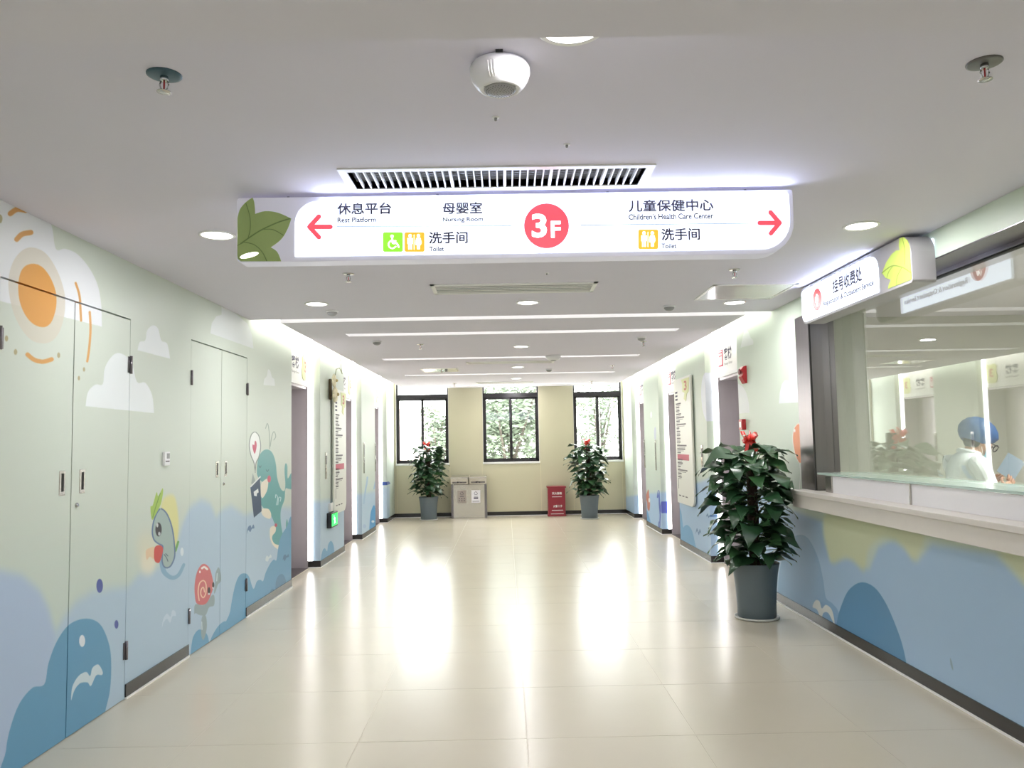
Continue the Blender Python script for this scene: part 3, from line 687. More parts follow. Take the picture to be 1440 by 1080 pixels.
# big domed speaker
sx, sy = .002, 2.41
t = thing('ceiling_speaker', 'large white domed ceiling speaker with round perforated grille', 'speaker', (sx, sy, H))
prof = [(.060, -.001), (.078, -.001), (.086, -.006), (.093, -.018), (.0935, -.034), (.088, -.052), (.077, -.070), (.064, -.082), (.057, -.086), (.052, -.083)]
MB().lathe(prof, (sx, sy, H), 40).build('dome', m_plastic, t)
g = MB().lathe([(.051, -.082), (.047, -.088), (.03, -.092), (.004, -.094)], (sx, sy, H), 32).build('grille', m_greyplastic, t)
hm = MB()
for r in (.012, .02, .028, .036, .043):
    n_ = int(r * 700)
    for k in range(n_):
        a = 2 * PI * k / n_; z = H - .0942 + (r / .05) ** 2 * .006
        hm.lathe([(.0016, 0), (.0016, .001)], (sx + r * math.cos(a), sy + r * math.sin(a), z), 5)
ho = hm.build('grille_hole', m_black2, g); ho['kind'] = 'stuff'
rb = MB()
for k in (-.14, -.04, .06): rb.tube([(sx + .0945 * math.sin(k - .25) * f, sy - .0945 * math.cos(k - .25) * f, H - z) for f, z in ((1, .03), (.93, .055), (.82, .075))], .0016)
rb.build('rib', m_trim, t)
for k in range(3):
    a = -PI / 2 + (k - 1) * 1.0; MB().lathe([(.004, 0), (.004, -.004)], (sx + .054 * math.cos(a), sy + .054 * math.sin(a), H - .082), 8).build('screw', m_greyplastic, t)
box('notch', m_black2, (sx - .012, sx + .01, sy - .0945, sy - .08, H - .006, H - .0005), t)

def sprinkler(x, y, label, plate=None, s=1.0, group='fire sprinklers'):
    t = thing('fire_sprinkler', label, 'sprinkler', (x, y, H), group)
    pr = .040 if plate is None else .053
    MB().lathe([(.012, 0), (pr, 0), (pr, -.003 * s), (pr * .85, -.006), (.012, -.006)], (x, y, H), 24).build('escutcheon', plate or m_steel, t)
    MB().lathe([(.012, -.005), (.013, -.018), (.009, -.022)], (x, y, H), 12).build('body', m_chrome, t)
    fm = MB()
    for q in (-1, 1): fm.tube([(x + q * .009, y, H - .02), (x + q * .014, y, H - .032), (x + q * .010, y, H - .045), (x, y, H - .054)], .0025)
    fm.build('yoke_arm', m_chrome, t)
    MB().tube([(x, y, H - .022), (x, y, H - .046)], .0028).build('glass_bulb', m_rust, t)
    dm = MB().lathe([(.004, -.053), (.022, -.055), (.022, -.057), (.004, -.058)], (x, y, H), 16)
    dm.build('deflector', m_steel, t)
m_teal = mat('teal_anodised_plate', (64, 92, 104), .35, .3, var=.05)
sprinkler(*at(231, 105, 2, H)[:2], 'fire sprinkler with a dark teal cover plate, near left', m_teal)
sprinkler(*at(1384, 88, 2, H)[:2], 'fire sprinkler with a dark grey cover plate, near right', mat('dark_grey_plate', (110, 108, 106), .3, .6))
for (px, py), l in [((490, 385), 'small chrome sprinkler behind the left half of the hanging sign'), ((1033, 379), 'small chrome sprinkler behind the right end of the hanging sign'),
                    ((591, 484), 'small sprinkler between second and third light slots, left side'), ((905, 480), 'small sprinkler beside the right smoke detector past the first slots'),
                    ((861, 514), 'small sprinkler before the fourth light slot, right side'), ((621, 519), 'small sprinkler beside the far ceiling hatch'),
                    ((832, 536), 'far small sprinkler near the right window'), ((639, 539), 'far small sprinkler near the left window')]:
    sprinkler(*at(px, py, 2, H)[:2], l)
def detector(x, y, label):
    t = thing('smoke_detector', label, 'smoke detector', (x, y, H), 'smoke detectors')
    MB().lathe([(.02, 0), (.052, 0), (.052, -.012), (.046, -.016)], (x, y, H), 24).build('base', m_plastic, t)
    MB().lathe([(.046, -.014), (.044, -.026), (.030, -.040), (.012, -.045)], (x, y, H), 24).build('chamber', m_greyplastic, t)
for (px, py), l in [((467, 437), 'smoke detector at the left in front of the first light slot'), ((941, 430), 'smoke detector at the right in front of the first light slot'),
                    ((530, 480), 'smoke detector at the left past the second light slot'), ((902, 474), 'smoke detector at the right past the second light slot'), ((772, 519), 'smoke detector right of centre, before the fourth light slot')]:
    detector(*at(px, py, 2, H)[:2], l)
x, y, _ = at(778, 500, 2, H)
t = thing('dome_speaker', 'small white dome speaker right of centre at the third light slot', 'speaker', (x, y, H))
MB().lathe([(.05, 0), (.10, 0), (.105, -.02), (.085, -.05), (.05, -.066), (.01, -.07)], (x, y, H), 28).build('dome', m_plastic, t)
MB().lathe([(.045, -.067), (.03, -.072), (.005, -.074)], (x, y, H), 20).build('grille', m_greyplastic, t)
for (px, py), l in [((797, 203), 'tiny recessed sensor in the near ceiling between speaker and air grille'), ((769, 384), 'tiny recessed sensor just behind the hanging sign'), ((697, 165), 'tiny blank cap in the ceiling just past the domed speaker')]:
    x, y, _ = at(px, py, 2, H)
    t = thing('ceiling_sensor', l, 'sensor', (x, y, H), 'tiny ceiling sensors')
    MB().lathe([(.004, 0), (.014, 0), (.012, -.003), (.004, -.003)], (x, y, H), 14).build('collar', m_trim, t)
    MB().lathe([(.006, -.002), (.005, -.012), (.002, -.014)], (x, y, H), 10).build('eye', m_greyplastic, t)

# linear air grille near
t = thing('air_grille', 'long white linear air grille above the hanging sign', 'vent', ((GX0 + GX1) / 2, 3.48, H))
fm = MB(); e = .035
for b in [(GX0 - e, GX1 + e, GY0 - e, GY0), (GX0 - e, GX1 + e, GY1, GY1 + .03), (GX0 - e, GX0, GY0, GY1), (GX1, GX1 + e, GY0, GY1)]: fm.box(b[0], b[1], b[2], b[3], H - .006, H + .002)
fm.build('grille_frame', m_trim, t)
NB = 38
for k in range(1, NB):
    x = GX0 + (GX1 - GX0) * k / NB; w = .006 if k in (13, 20, 26, 33) else .0025
    box('blade', m_trim, (x - w, x + w, GY0, GY1, H - .002, H + .018), t)
for k in range(8):
    y = GY0 + .02 + k * (GY1 - GY0 - .03) / 7; box('rear_blade', m_greyplastic, (GX0, GX1, y - .002, y + .002, H + .03, H + .055), t)
def vent(x0, x1, y0, y1, label):
    t = thing('slot_vent', label, 'vent', ((x0 + x1) / 2, (y0 + y1) / 2, H), 'slot vents behind the sign')
    fm = MB(); e = .03
    for b in [(x0, x1, y0, y0 + e), (x0, x1, y1 - e, y1), (x0, x0 + e, y0, y1), (x1 - e, x1, y0, y1)]: fm.box(b[0], b[1], b[2], b[3], H - .008, H - .0)
    fm.build('vent_frame', m_trim, t); box('vent_backing', m_greyplastic, (x0 + e, x1 - e, y0 + e, y1 - e, H - .002, H), t)
    n = 5
    for k in range(n):
        y = y0 + e + (y1 - y0 - 2 * e) * (k + .5) / n; box('slat', m_white, (x0 + e, x1 - e, y - .009, y + .006, H - .007, H - .002), t)
vent(-.535, .70, 5.83, 6.20, 'white slot vent in the ceiling just behind the hanging sign')
vent(-.55, .72, 11.45, 11.75, 'white slot vent between the third and fourth light slots')
vent(-.55, .55, 15.3, 15.6, 'farthest slot vent, before the windows')
def hatch(x0, x1, y0, y1, label):
    t = thing('ceiling_hatch', label, 'hatch', ((x0 + x1) / 2, (y0 + y1) / 2, H), 'ceiling access hatches')
    fm = MB(); e = .022
    for b in [(x0, x1, y0, y0 + e), (x0, x1, y1 - e, y1), (x0, x0 + e, y0, y1), (x1 - e, x1, y0, y1)]: fm.box(b[0], b[1], b[2], b[3], H - .006, H)
    fm.build('hatch_frame', m_trim, t); box('hatch_panel', m_gloss, (x0 + e + .004, x1 - e - .004, y0 + e + .004, y1 - e - .004, H - .004, H), t)
m_gloss = mat('glossy_white_panel', (222, 222, 218), .08, var=.01, coat=.5)
hatch(1.60, 2.25, 6.02, 6.66, 'glossy square ceiling access hatch beside the registration sign')
hatch(-1.30, -.72, 12.35, 12.95, 'far square ceiling hatch at left before the fourth light slot')

# ------------------------------------------------------------------ hanging direction sign
YS = 3.655
def sg(px, py, dy=0): p = at(px, py, 1, YS); return Vector((p[0], YS + dy, p[2]))
x0s, x1s = sg(333, 300)[0], sg(1116, 300)[0]
zt_, zb_ = 2.655, 2.352
def rr(x0, x1, z0, z1, r, y, n=8):
    """rounded rect outline, r = (bl, br, tr, tl)"""
    out = []
    for (cx, cz, a0, q) in [(x0 + r[0], z0 + r[0], PI, r[0]), (x1 - r[1], z0 + r[1], 1.5 * PI, r[1]), (x1 - r[2], z1 - r[2], 0, r[2]), (x0 + r[3], z1 - r[3], .5 * PI, r[3])]:
        for k in range(n + 1):
            a = a0 + (PI / 2) * k / n; out.append((cx + q * math.cos(a), y, cz + q * math.sin(a)))
    return out
sign = thing('hanging_direction_sign', 'long backlit white direction sign reading 3F hung under the ceiling', 'sign', ((x0s + x1s) / 2, YS + .05, zt_))
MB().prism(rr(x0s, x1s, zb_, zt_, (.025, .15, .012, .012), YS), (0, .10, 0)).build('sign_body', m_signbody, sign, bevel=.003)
lx0, lx1 = sg(415, 300)[0], sg(1110, 300)[0]
MB().prism(rr(lx0, lx1, zb_ + .022, zt_ - .022, (.004, .135, .006, .105), YS - .004), (0, .005, 0)).build('light_panel', m_sign, sign)
MB().prism(rr(x0s + .03, x1s - .26, zb_ + .022, zt_ - .022, (.135, .004, .105, .006), YS + .101), (0, .003, 0)).build('rear_light_panel', m_sign, sign)
box('added_glow_bar', m_glowbar, (lx0 + .12, lx1 - .02, YS - .0046, YS - .001, zt_ - .032, zt_ - .016), sign)  # added bright bar, spreads cool light over the ceiling
for x in (-1.0, -.3, .5, 1.15): MB().lathe([(.006, 0), (.006, .02)], (x, YS + .05, zt_ - .001), 8).build('hanger', m_chrome, sign)
yt = YS - .0055
def stext(s, off, x0, y0, x1, y1, m=m_ink, yy=None):
    a, b, c_ = sg(x0, y1), sg(x1, y1), sg(x0, y0)
    o = text('lettering', s, off, (a[0], yt, a[2]), (b[0] - a[0], 0, 0), (0, 0, c_[2] - a[2]), m, sign, .0, (0, -1, 0)); return o
C1 = (320, 230, .2917); C2 = (720, 230, .2917)
def q1(x, y): return C1[0] + x * C1[2], C1[1] + y * C1[2]
def q2(x, y): return C2[0] + x * C2[2], C2[1] + y * C2[2]
for s_, off, a, b in [('休息平台', .012, q1(530, 192), q1(790, 248)), ('母婴室', .012, q1(1038, 190), q1(1228, 245)), ('洗手间', .012, q1(972, 332), q1(1158, 388)),
                      ('Rest Platform', .014, q1(531, 262), q1(716, 286)), ('Nursing Room', .014, q1(1038, 261), q1(1232, 288)), ('Toilet', .014, q1(973, 402), q1(1044, 425)),
                      ('儿童保健中心', .012, q2(562, 178), q2(970, 235)), ("Children's Health Care Center", .014, q2(562, 245), q2(970, 273)), ('洗手间', .012, q2(720, 315), q2(905, 372)), ('Toilet', .014, q2(720, 387), q2(792, 411))]:
    stext(s_, off, a[0], a[1], b[0], b[1])
def flat(name, P, m, parent, y=yt, th=.0012, fr=None):
    pts = [sg(p[0], p[1]) for p in P]; return MB().prism([(p[0], y, p[2]) for p in pts], (0, -th, 0)).build(name, m, parent)
def tri_flat(name, polys, m, parent, y=yt):
    for P in polys: flat(name, P, m, parent, y)
def fq(P, q): return [q(x, y) for x, y in P]
flat('rule_line', fq([(527, 303), (1371, 301), (1371, 304), (527, 306)], q1), m_line, sign); flat('rule_line', fq([(330, 297), (1166, 288), (1166, 291), (330, 300)], q2), m_line, sign)
flat('floor_disc', fq(ell(166, 302, 108, 108, 48), q2), m_red_lit, sign)
text('floor_number', '3', .03, (sg(*q2(96, 360))[0], yt - .0015, sg(*q2(96, 360))[2]), (74 * .2917 / 309, 0, 0), (0, 0, 120 * .2917 / 309), m_pict, sign, .0005, (0, -1, 0))
text('floor_letter', 'F', .03, (sg(*q2(188, 360))[0], yt - .0015, sg(*q2(188, 360))[2]), (48 * .2917 / 309, 0, 0), (0, 0, 84 * .2917 / 309), m_pict, sign, .0005, (0, -1, 0))
def arrow(q, P0, P1, P2, P3, name):
    mb = MB()
    for k, (a, b) in enumerate([(P0, P1), (P1, P2), (P1, P3)]):
        P = [sg(*q(*p)) for p in stroke_poly([a, b], 22, 2)]; mb.prism([(p[0], yt - k * .0001, p[2]) for p in P], (0, -.0015, 0))
    mb.build(name, m_red_lit, sign)
arrow(q1, (498, 307), (396, 307), (442, 257), (442, 357), 'left_arrow'); arrow(q2, (1192, 288), (1288, 288), (1244, 237), (1246, 338), 'right_arrow')
def rsq(x0, y0, x1, y1, r=8):
    out = []
    for cx, cy, a0 in [(x1 - r, y1 - r, 0), (x0 + r, y1 - r, 90), (x0 + r, y0 + r, 180), (x1 - r, y0 + r, 270)]:
        for k in range(5): a = math.radians(a0 + 22.5 * k); out.append((cx + r * math.cos(a), cy + r * math.sin(a)))
    return out
def toilets(q, x0, y0, m):
    o = flat('toilet_icon', fq(rsq(x0, y0, x0 + 96, y0 + 94), q), m_orange_lit, sign)
    mb = MB()
    def pl(P):
        pts = [sg(*q(x0 + a, y0 + b)) for a, b in P]; mb.prism([(p[0], yt - .0012, p[2]) for p in pts], (0, -.001, 0))
    pl(ell(27, 17, 8, 8, 14)); pl(ell(67, 17, 8, 8, 14))
    pl([(14, 28), (40, 28), (40, 56), (36, 56), (36, 83), (29, 83), (29, 58), (25, 58), (25, 83), (18, 83), (18, 56), (14, 56)])
    pl([(57, 28), (77, 28), (82, 50), (78, 62), (74, 62), (74, 82), (60, 82), (60, 62), (54, 62), (52, 50)]); pl([(45, 12), (48, 12), (48, 84), (45, 84)])
    mb.build('pictogram', m_pict, sign)
toilets(q1, 854, 333, None); toilets(q2, 608, 320, None)
flat('accessible_icon', fq(rsq(750, 333, 846, 427), q1), m_green_lit, sign)
mb = MB()
def pl(P, k=0):
    pts = [sg(*q1(a, b)) for a, b in P]; mb.prism([(p[0], yt - .0012 - k * .0001, p[2]) for p in pts], (0, -.001, 0))
pl(ell(794, 353, 8, 8, 14)); pl(stroke_poly([(795, 365), (798, 385), (816, 386), (826, 404)], 8, 5), 1); pl(stroke_poly([(797, 375), (812, 375)], 6, 2), 2)
pl(stroke_poly([(788, 374), (777, 388), (782, 405), (797, 411), (812, 402)], 6, 5), 3); mb.build('pictogram', m_pict, sign)
LF = (320, 260, .1111)
def qf(x, y): return LF[0] + x * LF[2], LF[1] + y * LF[2]
leaf = list(smooth_poly([(128, 420), (160, 310), (230, 225), (318, 162)], 4, False)) + list(smooth_poly([(318, 162), (340, 230), (350, 370)], 4, False)) + list(smooth_poly([(350, 370), (480, 335), (640, 355), (808, 428)], 5, False)) + \
       list(smooth_poly([(808, 428), (760, 560), (680, 690), (548, 792)], 5, False)) + list(smooth_poly([(548, 792), (630, 850), (680, 968)], 4, False)) + [(170, 968), (135, 940), (126, 900)]
flat('leaf_print', fq(leaf, qf), m_leafsign, sign, YS - .001, .002)
mb = MB()
for k, (P, w) in enumerate([([(170, 745), (400, 590), (620, 485), (790, 430)], 16), ([(235, 235), (285, 400), (290, 560), (262, 680)], 9), ([(460, 565), (580, 570), (710, 640)], 9), ([(205, 725), (340, 760), (440, 850), (500, 965)], 10), ([(130, 770), (200, 735)], 8)]):
    pts = [sg(*qf(*p)) for p in stroke_poly(P, w, 5)]; mb.prism([(p[0], YS - .003 - k * .0002, p[2]) for p in pts], (0, -.001, 0))
mb.build('leaf_vein', m_leafvein, sign)
flat('leaf_highlight', fq(ell(278, 893, 120, 30, 24, -.24), qf), m_pict, sign, YS - .0035, .001)

# ------------------------------------------------------------------ registration sign by the office window
XS = 2.33
rs = thing('registration_sign', 'backlit Registration and Outpatient Service sign above the office window', 'sign', (2.40, 5.35, 2.655))
def rg(y, z, dx=0): return (XS - .0 + dx, y, z)
def rrx(y0, y1, z0, z1, r, x, n=7):
    return [(x, p[0], p[2]) for p in rr(y0, y1, z0, z1, r, 0, n)]
ry0, ry1, rz0, rz1 = 4.50, 6.20, 2.372, 2.660
MB().prism(rrx(ry0, ry1, rz0, rz1, (.018, .085, .02, .11), XS), (.14, 0, 0)).build('sign_body', m_signbody2, rs, bevel=.003)
MB().prism(rrx(4.90, 6.185, rz0 + .018, rz1 - .03, (.01, .075, .01, .09), XS - .004), (.005, 0, 0)).build('light_panel', m_sign, rs)
box('added_glow_bar', m_glowbar, (XS - .0046, XS - .001, 5.0, 6.15, rz1 - .036, rz1 - .027), rs)  # same added glow bar for this sign
MB().prism(rrx(4.515, 5.80, rz0 + .018, rz1 - .03, (.01, .01, .09, .01), XS + .141), (.003, 0, 0)).build('rear_light_panel', m_sign, rs)
lf = [(4.505, 2.40), (4.505, 2.56), (4.53, 2.61), (4.60, 2.655)] + [(4.585, 2.60), (4.605, 2.545), (4.70, 2.555), (4.80, 2.515), (4.845, 2.492), (4.80, 2.455), (4.715, 2.43), (4.745, 2.41), (4.76, 2.392), (4.52, 2.392)]
lf = [(4.506, 2.39), (4.506, 2.58), (4.525, 2.62), (4.57, 2.652), (4.615, 2.655), (4.625, 2.62), (4.62, 2.585), (4.66, 2.595), (4.72, 2.585), (4.79, 2.552), (4.85, 2.50), (4.81, 2.462), (4.745, 2.437), (4.775, 2.41), (4.785, 2.39)]
MB().prism([(XS - .0005, y, z) for y, z in lf], (-.003, 0, 0)).build('leaf_print', m_leaflit, rs)
mb = MB()
for k, (P, w) in enumerate([([(4.85, 2.50), (4.72, 2.515), (4.60, 2.48), (4.508, 2.43)], .007), ([(4.58, 2.65), (4.56, 2.58), (4.57, 2.49)], .004), ([(4.70, 2.515), (4.76, 2.49), (4.79, 2.46)], .004), ([(4.60, 2.48), (4.66, 2.44), (4.68, 2.392)], .004)]):
    mb.prism([(XS - .0036 - k * .0002, p[0], p[1]) for p in stroke_poly(P, w, 4)], (-.001, 0, 0))
mb.build('leaf_vein', m_leaflitv, rs)
def reg_face(xf, n, y_ic, y_t0, dr):
    ic = MB().prism([(xf, p[0], p[1]) for p in ell(y_ic, 2.52, .082, .082, 36)], (n * .0012, 0, 0)); ic.build('registration_icon', m_red_icon, rs)
    mb = MB(); x = xf + n * .0013
    def b(u0, u1, z0, z1, k=0): mb.box(x, x + n * .001, y_ic + dr * u0 * .75, y_ic + dr * u1 * .75, 2.52 + (z0 - 2.52) * .8, 2.52 + (z1 - 2.52) * .8)
    b(-.036, .036, 2.512, 2.552); b(-.016, .016, 2.552, 2.572); b(-.020, .020, 2.468, 2.494); b(-.034, -.024, 2.494, 2.512); b(.024, .034, 2.494, 2.512); b(-.012, .012, 2.456, 2.468)
    mb.build('pictogram', m_pict, rs)
    text('lettering', '收费', .012, (x + n * .0015, y_ic - dr * .025, 2.519), (0, dr * .050, 0), (0, 0, .026), m_red_icon, rs, 0, (n, 0, 0))
    text('lettering', '挂号收费处', .012, (x, y_t0, 2.508), (0, dr * .46, 0), (0, 0, .098), m_ink, rs, .0002, (n, 0, 0))
    text('lettering', 'Registration & Outpatient Service', .014, (x, y_t0 + (-dr) * .18, 2.438), (0, dr * .80, 0), (0, 0, .046), m_ink, rs, .0002, (n, 0, 0))
reg_face(XS - .0045, -1, 5.874, 5.58, -1)
reg_face(XS + .1445, 1, 4.826, 5.12, 1)

# ------------------------------------------------------------------ office window
XG = 2.69
ow = struct(bpy.data.objects.new('window_4', None)); COL.objects.link(ow); ow.location = (XR, 4, 1.08)
box('window_post', m_post, (XR - .018, XR + .09, 6.43, 6.72, 1.08, 2.505), ow, .003)
box('window_post', m_post, (XR + .09, XG + .05, 6.60, 6.66, 1.08, 2.505), ow, .002)
box('post_groove', m_joint, (XR - .012, XR - .004, 6.421, 6.4305, 1.085, 2.5), ow)
box('head_trim', m_post, (XG - .02, XG + .03, 1.2, 6.60, 2.478, 2.508), ow, .003)
box('head_soffit', m_post, (XR - .004, XG + .03, 1.2, 6.72, 2.504, 2.512), ow, .002)
box('gasket', m_joint, (XG - .012, XG + .025, 1.2, 6.6, 2.470, 2.4785), ow)
box('office_pane', g_off, (XG, XG + .008, 3.98, 6.60, 1.225, 2.472), ow); box('office_pane', g_off, (XG, XG + .008, 1.2, 3.972, 1.225, 2.472), ow)
box('near_post', m_post, (XR - .018, XG + .05, 1.1, 1.2, 1.08, 2.505), ow, .003)
ct = thing('counter_ledge', 'pale stone ledge running below the office window', 'counter', (2.40, 3.9, .945))
box('ledge_slab', m_ledge, (2.325, XR + .17, 1.2, 6.62, 1.045, 1.08), ct, .004); box('ledge_apron', m_ledge, (2.335, XR + .01, 1.2, 6.60, .945, 1.045), ct, .002)
rz = thing('counter_riser', 'white acrylic riser panels between stone ledge and office glass', 'panel', (XR, 3.9, 1.08))
for a, b in [(1.2, 3.60), (3.606, 4.915), (4.93, 6.10)]: box('riser_panel', m_riser, (2.468, 2.486, a, b, 1.081, 1.205), rz)
for y in (4.9225, 6.115): box('riser_post', m_steel, (2.458, 2.49, y - .006 if y < 5 else y - .012, y + .006 if y < 5 else y + .10, 1.081, 1.208), rz, .002)
box('glass_shelf', m_shelf, (2.462, XG + .12, 1.2, 6.38, 1.209, 1.224), rz, .001)

# office behind the glass
of = struct(MB().box(2.62, 7.0, .6, .7, 0, 2.9).box(2.62, 7.0, 8.0, 8.1, 0, 2.9).box(7.0, 7.1, .6, 8.1, 0, 2.9).box(XR + T, XR + T + .01, 1.2, 6.7, 0, 1.04).build('wall_office', m_office))
struct(box('floor_office', m_grout, (2.81, 7.1, .6, 8.1, -.1, -.0005))); struct(box('ceiling_office', m_ceil, (2.66, 7.1, .6, 8.1, 2.70, 2.8)))
box('wall_core', m_office, (XR + T + .01, XR + .6, 6.74, 7.09, 0, 2.9), wr)

# ------------------------------------------------------------------ things on the walls
def onL(px, py): return at(px, py, 0, XL)
def onR(px, py): return at(px, py, 0, XR)
# thermostat
y, z = onL(232, 645)[1:]
t = thing('thermostat', 'white wall thermostat between the two pairs of service doors', 'thermostat', (XL, y, z))
box('case', m_plastic, (XL, XL + .018, y - .043, y + .043, z - .047, z + .047), t, .004); box('display', m_greyplastic, (XL + .018, XL + .0195, y - .012, y + .032, z + .0, z + .036), t); box('button_strip', m_ink2, (XL + .018, XL + .0195, y - .03, y + .03, z - .022, z - .014), t)
# fire alarm sounder and call point
y, z = onR(1048, 527)[1:]
t = thing('fire_alarm_strobe', 'red fire alarm sounder high beside the first right lift', 'fire alarm', (XR, y, z))
MB().prism([(XR, y - .06, z - .09), (XR - .02, y - .06, z - .09), (XR - .055, y - .06, z - .02), (XR - .035, y - .06, z + .01), (XR - .06, y - .06, z + .05), (XR - .03, y - .06, z + .085), (XR, y - .06, z + .09)], (0, .12, 0)).build('body', m_rust, t, bevel=.004)
MB().lathe([(.03, 0), (.03, .01), (.02, .016)], (XR - .066, y, z + .03), 16, axis='x').build('sounder', mat('dark_red', (120, 24, 30), .4), t)
y, z = onR(1047, 597)[1:]
t = thing('fire_call_point', 'red manual fire call point below the alarm sounder', 'fire alarm', (XR, y, z))
box('body', m_rust, (XR - .045, XR, y - .055, y + .055, z - .055, z + .055), t, .005); box('window_plate', m_trim, (XR - .047, XR - .045, y - .03, y + .03, z - .03, z + .03), t)
# lift call panels
def call_panel(side, y, z, label, h=.30):
    X = XL if side < 0 else XR; s = -side
    t = thing('lift_call_panel', label, 'lift button', (X, y, z), 'lift call panels')
    box('plate', m_steel, (X, X + s * .010, y - .04, y + .04, z - h / 2, z + h / 2), t, .002)
    box('display', m_black2, (X + s * .010, X + s * .012, y - .025, y + .025, z + .02, z + h / 2 - .04), t)
    for dz in (-.04, -.10): MB().lathe([(.014, 0), (.014, .004)] if s > 0 else [(.014, -.004), (.014, 0)], (X + s * (.010 if s > 0 else .010), y, z + dz), 14, axis='x').build('button', m_chrome, t)
y, z = onL(458, 655)[1:]; call_panel(-1, y, z, 'steel lift call panel on the first left pier, before the board', .34)
y, z = onL(511.5, 644)[1:]; call_panel(-1, y, z, 'lift call panel on the second left pier, near edge', .5)
y, z = onL(527.5, 643)[1:]; call_panel(-1, y, z, 'lift call panel on the second left pier, far edge', .5)
y, z = onR(988, 645)[1:]; call_panel(1, y, z, 'steel lift call panel on the first right pier, beside the board', .34)
y, z = onR(922.5, 640)[1:]; call_panel(1, y, z, 'lift call panel on the second right pier, near edge', .5)
y, z = onR(907, 638)[1:]; call_panel(1, y, z, 'lift call panel on the second right pier, far edge', .5)
# direction boards
def board(side, y0, y1, z0, z1, label):
    X = XL if side < 0 else XR; s = -side; dr = 1 if side < 0 else -1
    t = thing('floor_directory', label, 'notice board', (X, (y0 + y1) / 2, z0))
    r = (.02, .14, .02, .10) if dr > 0 else (.14, .02, .10, .02)
    MB().prism([(X + s * .012, p[1], p[2]) for p in rrx(y0, y1, z0, z1, r, 0)], (s * .028, 0, 0)).build('board', m_board, t, bevel=.003)
    bk = MB(); bk.box(X, X + s * .012, (y0 + y1) / 2 - .1, (y0 + y1) / 2 + .1, z0 + .3, z1 - .3); bk.build('standoff', m_steel, t)
    xf = X + s * .0402; W = y1 - y0; ys_ = y0 if dr > 0 else y1
    def b(mb, u0, u1, za, zb): mb.box(xf, xf + s * .0012, ys_ + dr * u0 * W, ys_ + dr * u1 * W, za, zb)
    R = random.Random(3); tm = MB(); zz = z1 - .30
    Ht = z1 - z0
    for k in range(22):
        zc = z1 - .36 - k * (Ht - .62) / 23
        if k == 15:
            rb = MB(); b(rb, .10, .80, zc - .045, zc + .035); rb.build('floor_highlight', m_redbar, t); continue
        w = R.choice([.18, .3, .45, .55, .22, .16]); u = .10
        while u < .10 + w: b(tm, u, u + .035, zc, zc + .020); u += .045
        b(tm, .10, .10 + w * .9, zc - .018, zc - .012)
    for k in range(3): b(tm, .12 + k * .2, .24 + k * .2, z0 + .10, z0 + .115)
    b(tm, .10, .12, z0 + .20, z0 + .34); tm_ = tm.build('printed_lines', m_ink2, t)
    hd = MB(); 
    for k in range(3): b(hd, .08, .22, z1 - .20 - k * .05, z1 - .175 - k * .05)
    hd.build('heading_print', m_ink, t)
    lf = [(.50, .03), (.56, .10), (.55, .20), (.68, .22), (.62, .30), (.74, .34), (.80, .24), (.90, .22), (.96, .03)]
    MB().prism([(xf, ys_ + dr * u * W, z1 - v) for u, v in lf], (s * .004, 0, 0)).build('leaf_plate', m_cream_leaf, t)
    text('floor_number', '3', .03, (xf, ys_ + dr * .66 * W, z1 - .19), (0, dr * .16 * W, 0), (0, 0, .13), m_red_soft, t, .005, (s, 0, 0))
    return t
board(-1, onL(466, 650)[1], onL(483, 650)[1], .60, 2.28, 'tall white floor directory board on the left pier, ornament at its top')
board(1, onR(978.5, 650)[1], onR(955, 650)[1], .62, 2.36, 'tall white floor directory board on the right pier behind the near plant')
# cream flower ornament with wires
y, z = onL(462.5, 541)[1:]
t = thing('flower_ornament', 'cream round blossoms with wire tendrils at the left directory board', 'ornament', (XL, y, z))
for k, (dy, dz, r) in enumerate([(.0, .05, .085), (.06, -.13, .105)]):
    mb = MB(); c0 = (XL + .07, y + dy - .05, z + dz)
    for q in range(7):
        a = 2 * PI * q / 7; mb.ball((c0[0] + .01, c0[1] + r * .55 * math.cos(a), c0[2] + r * .55 * math.sin(a)), r * .5, 10, 6, (.5, 1, 1))
    mb.ball((c0[0] + .02, c0[1], c0[2]), r * .45, 10, 6, (.6, 1, 1)); f = mb.build('blossom', m_cream2, t)
    MB().ball((c0[0] + .045, c0[1], c0[2]), r * .22, 10, 6).build('blossom_heart', mat('dull_gold', (196, 178, 120), .5), f)
mb = MB(); mb.box(XL, XL + .035, y - .03, y + .06, z - .20, z + .08); mb.build('backing', mat('brown_backing', (96, 84, 60), .7), t, bevel=.02)
mb = MB(); mb.tube([(XL + .06, y + .05, z + .05), (XL + .06, y + .18, z + .22), (XL + .06, y + .40, z + .26), (XL + .05, y + .62, z + .20)], .006)
mb.tube([(XL + .05, y + .60, z + .22), (XL + .06, y + .45, z + .38), (XL + .07, y + .30, z + .50)], .004); mb.build('tendril', mat('grey_green_wire', (150, 156, 120), .5), t)
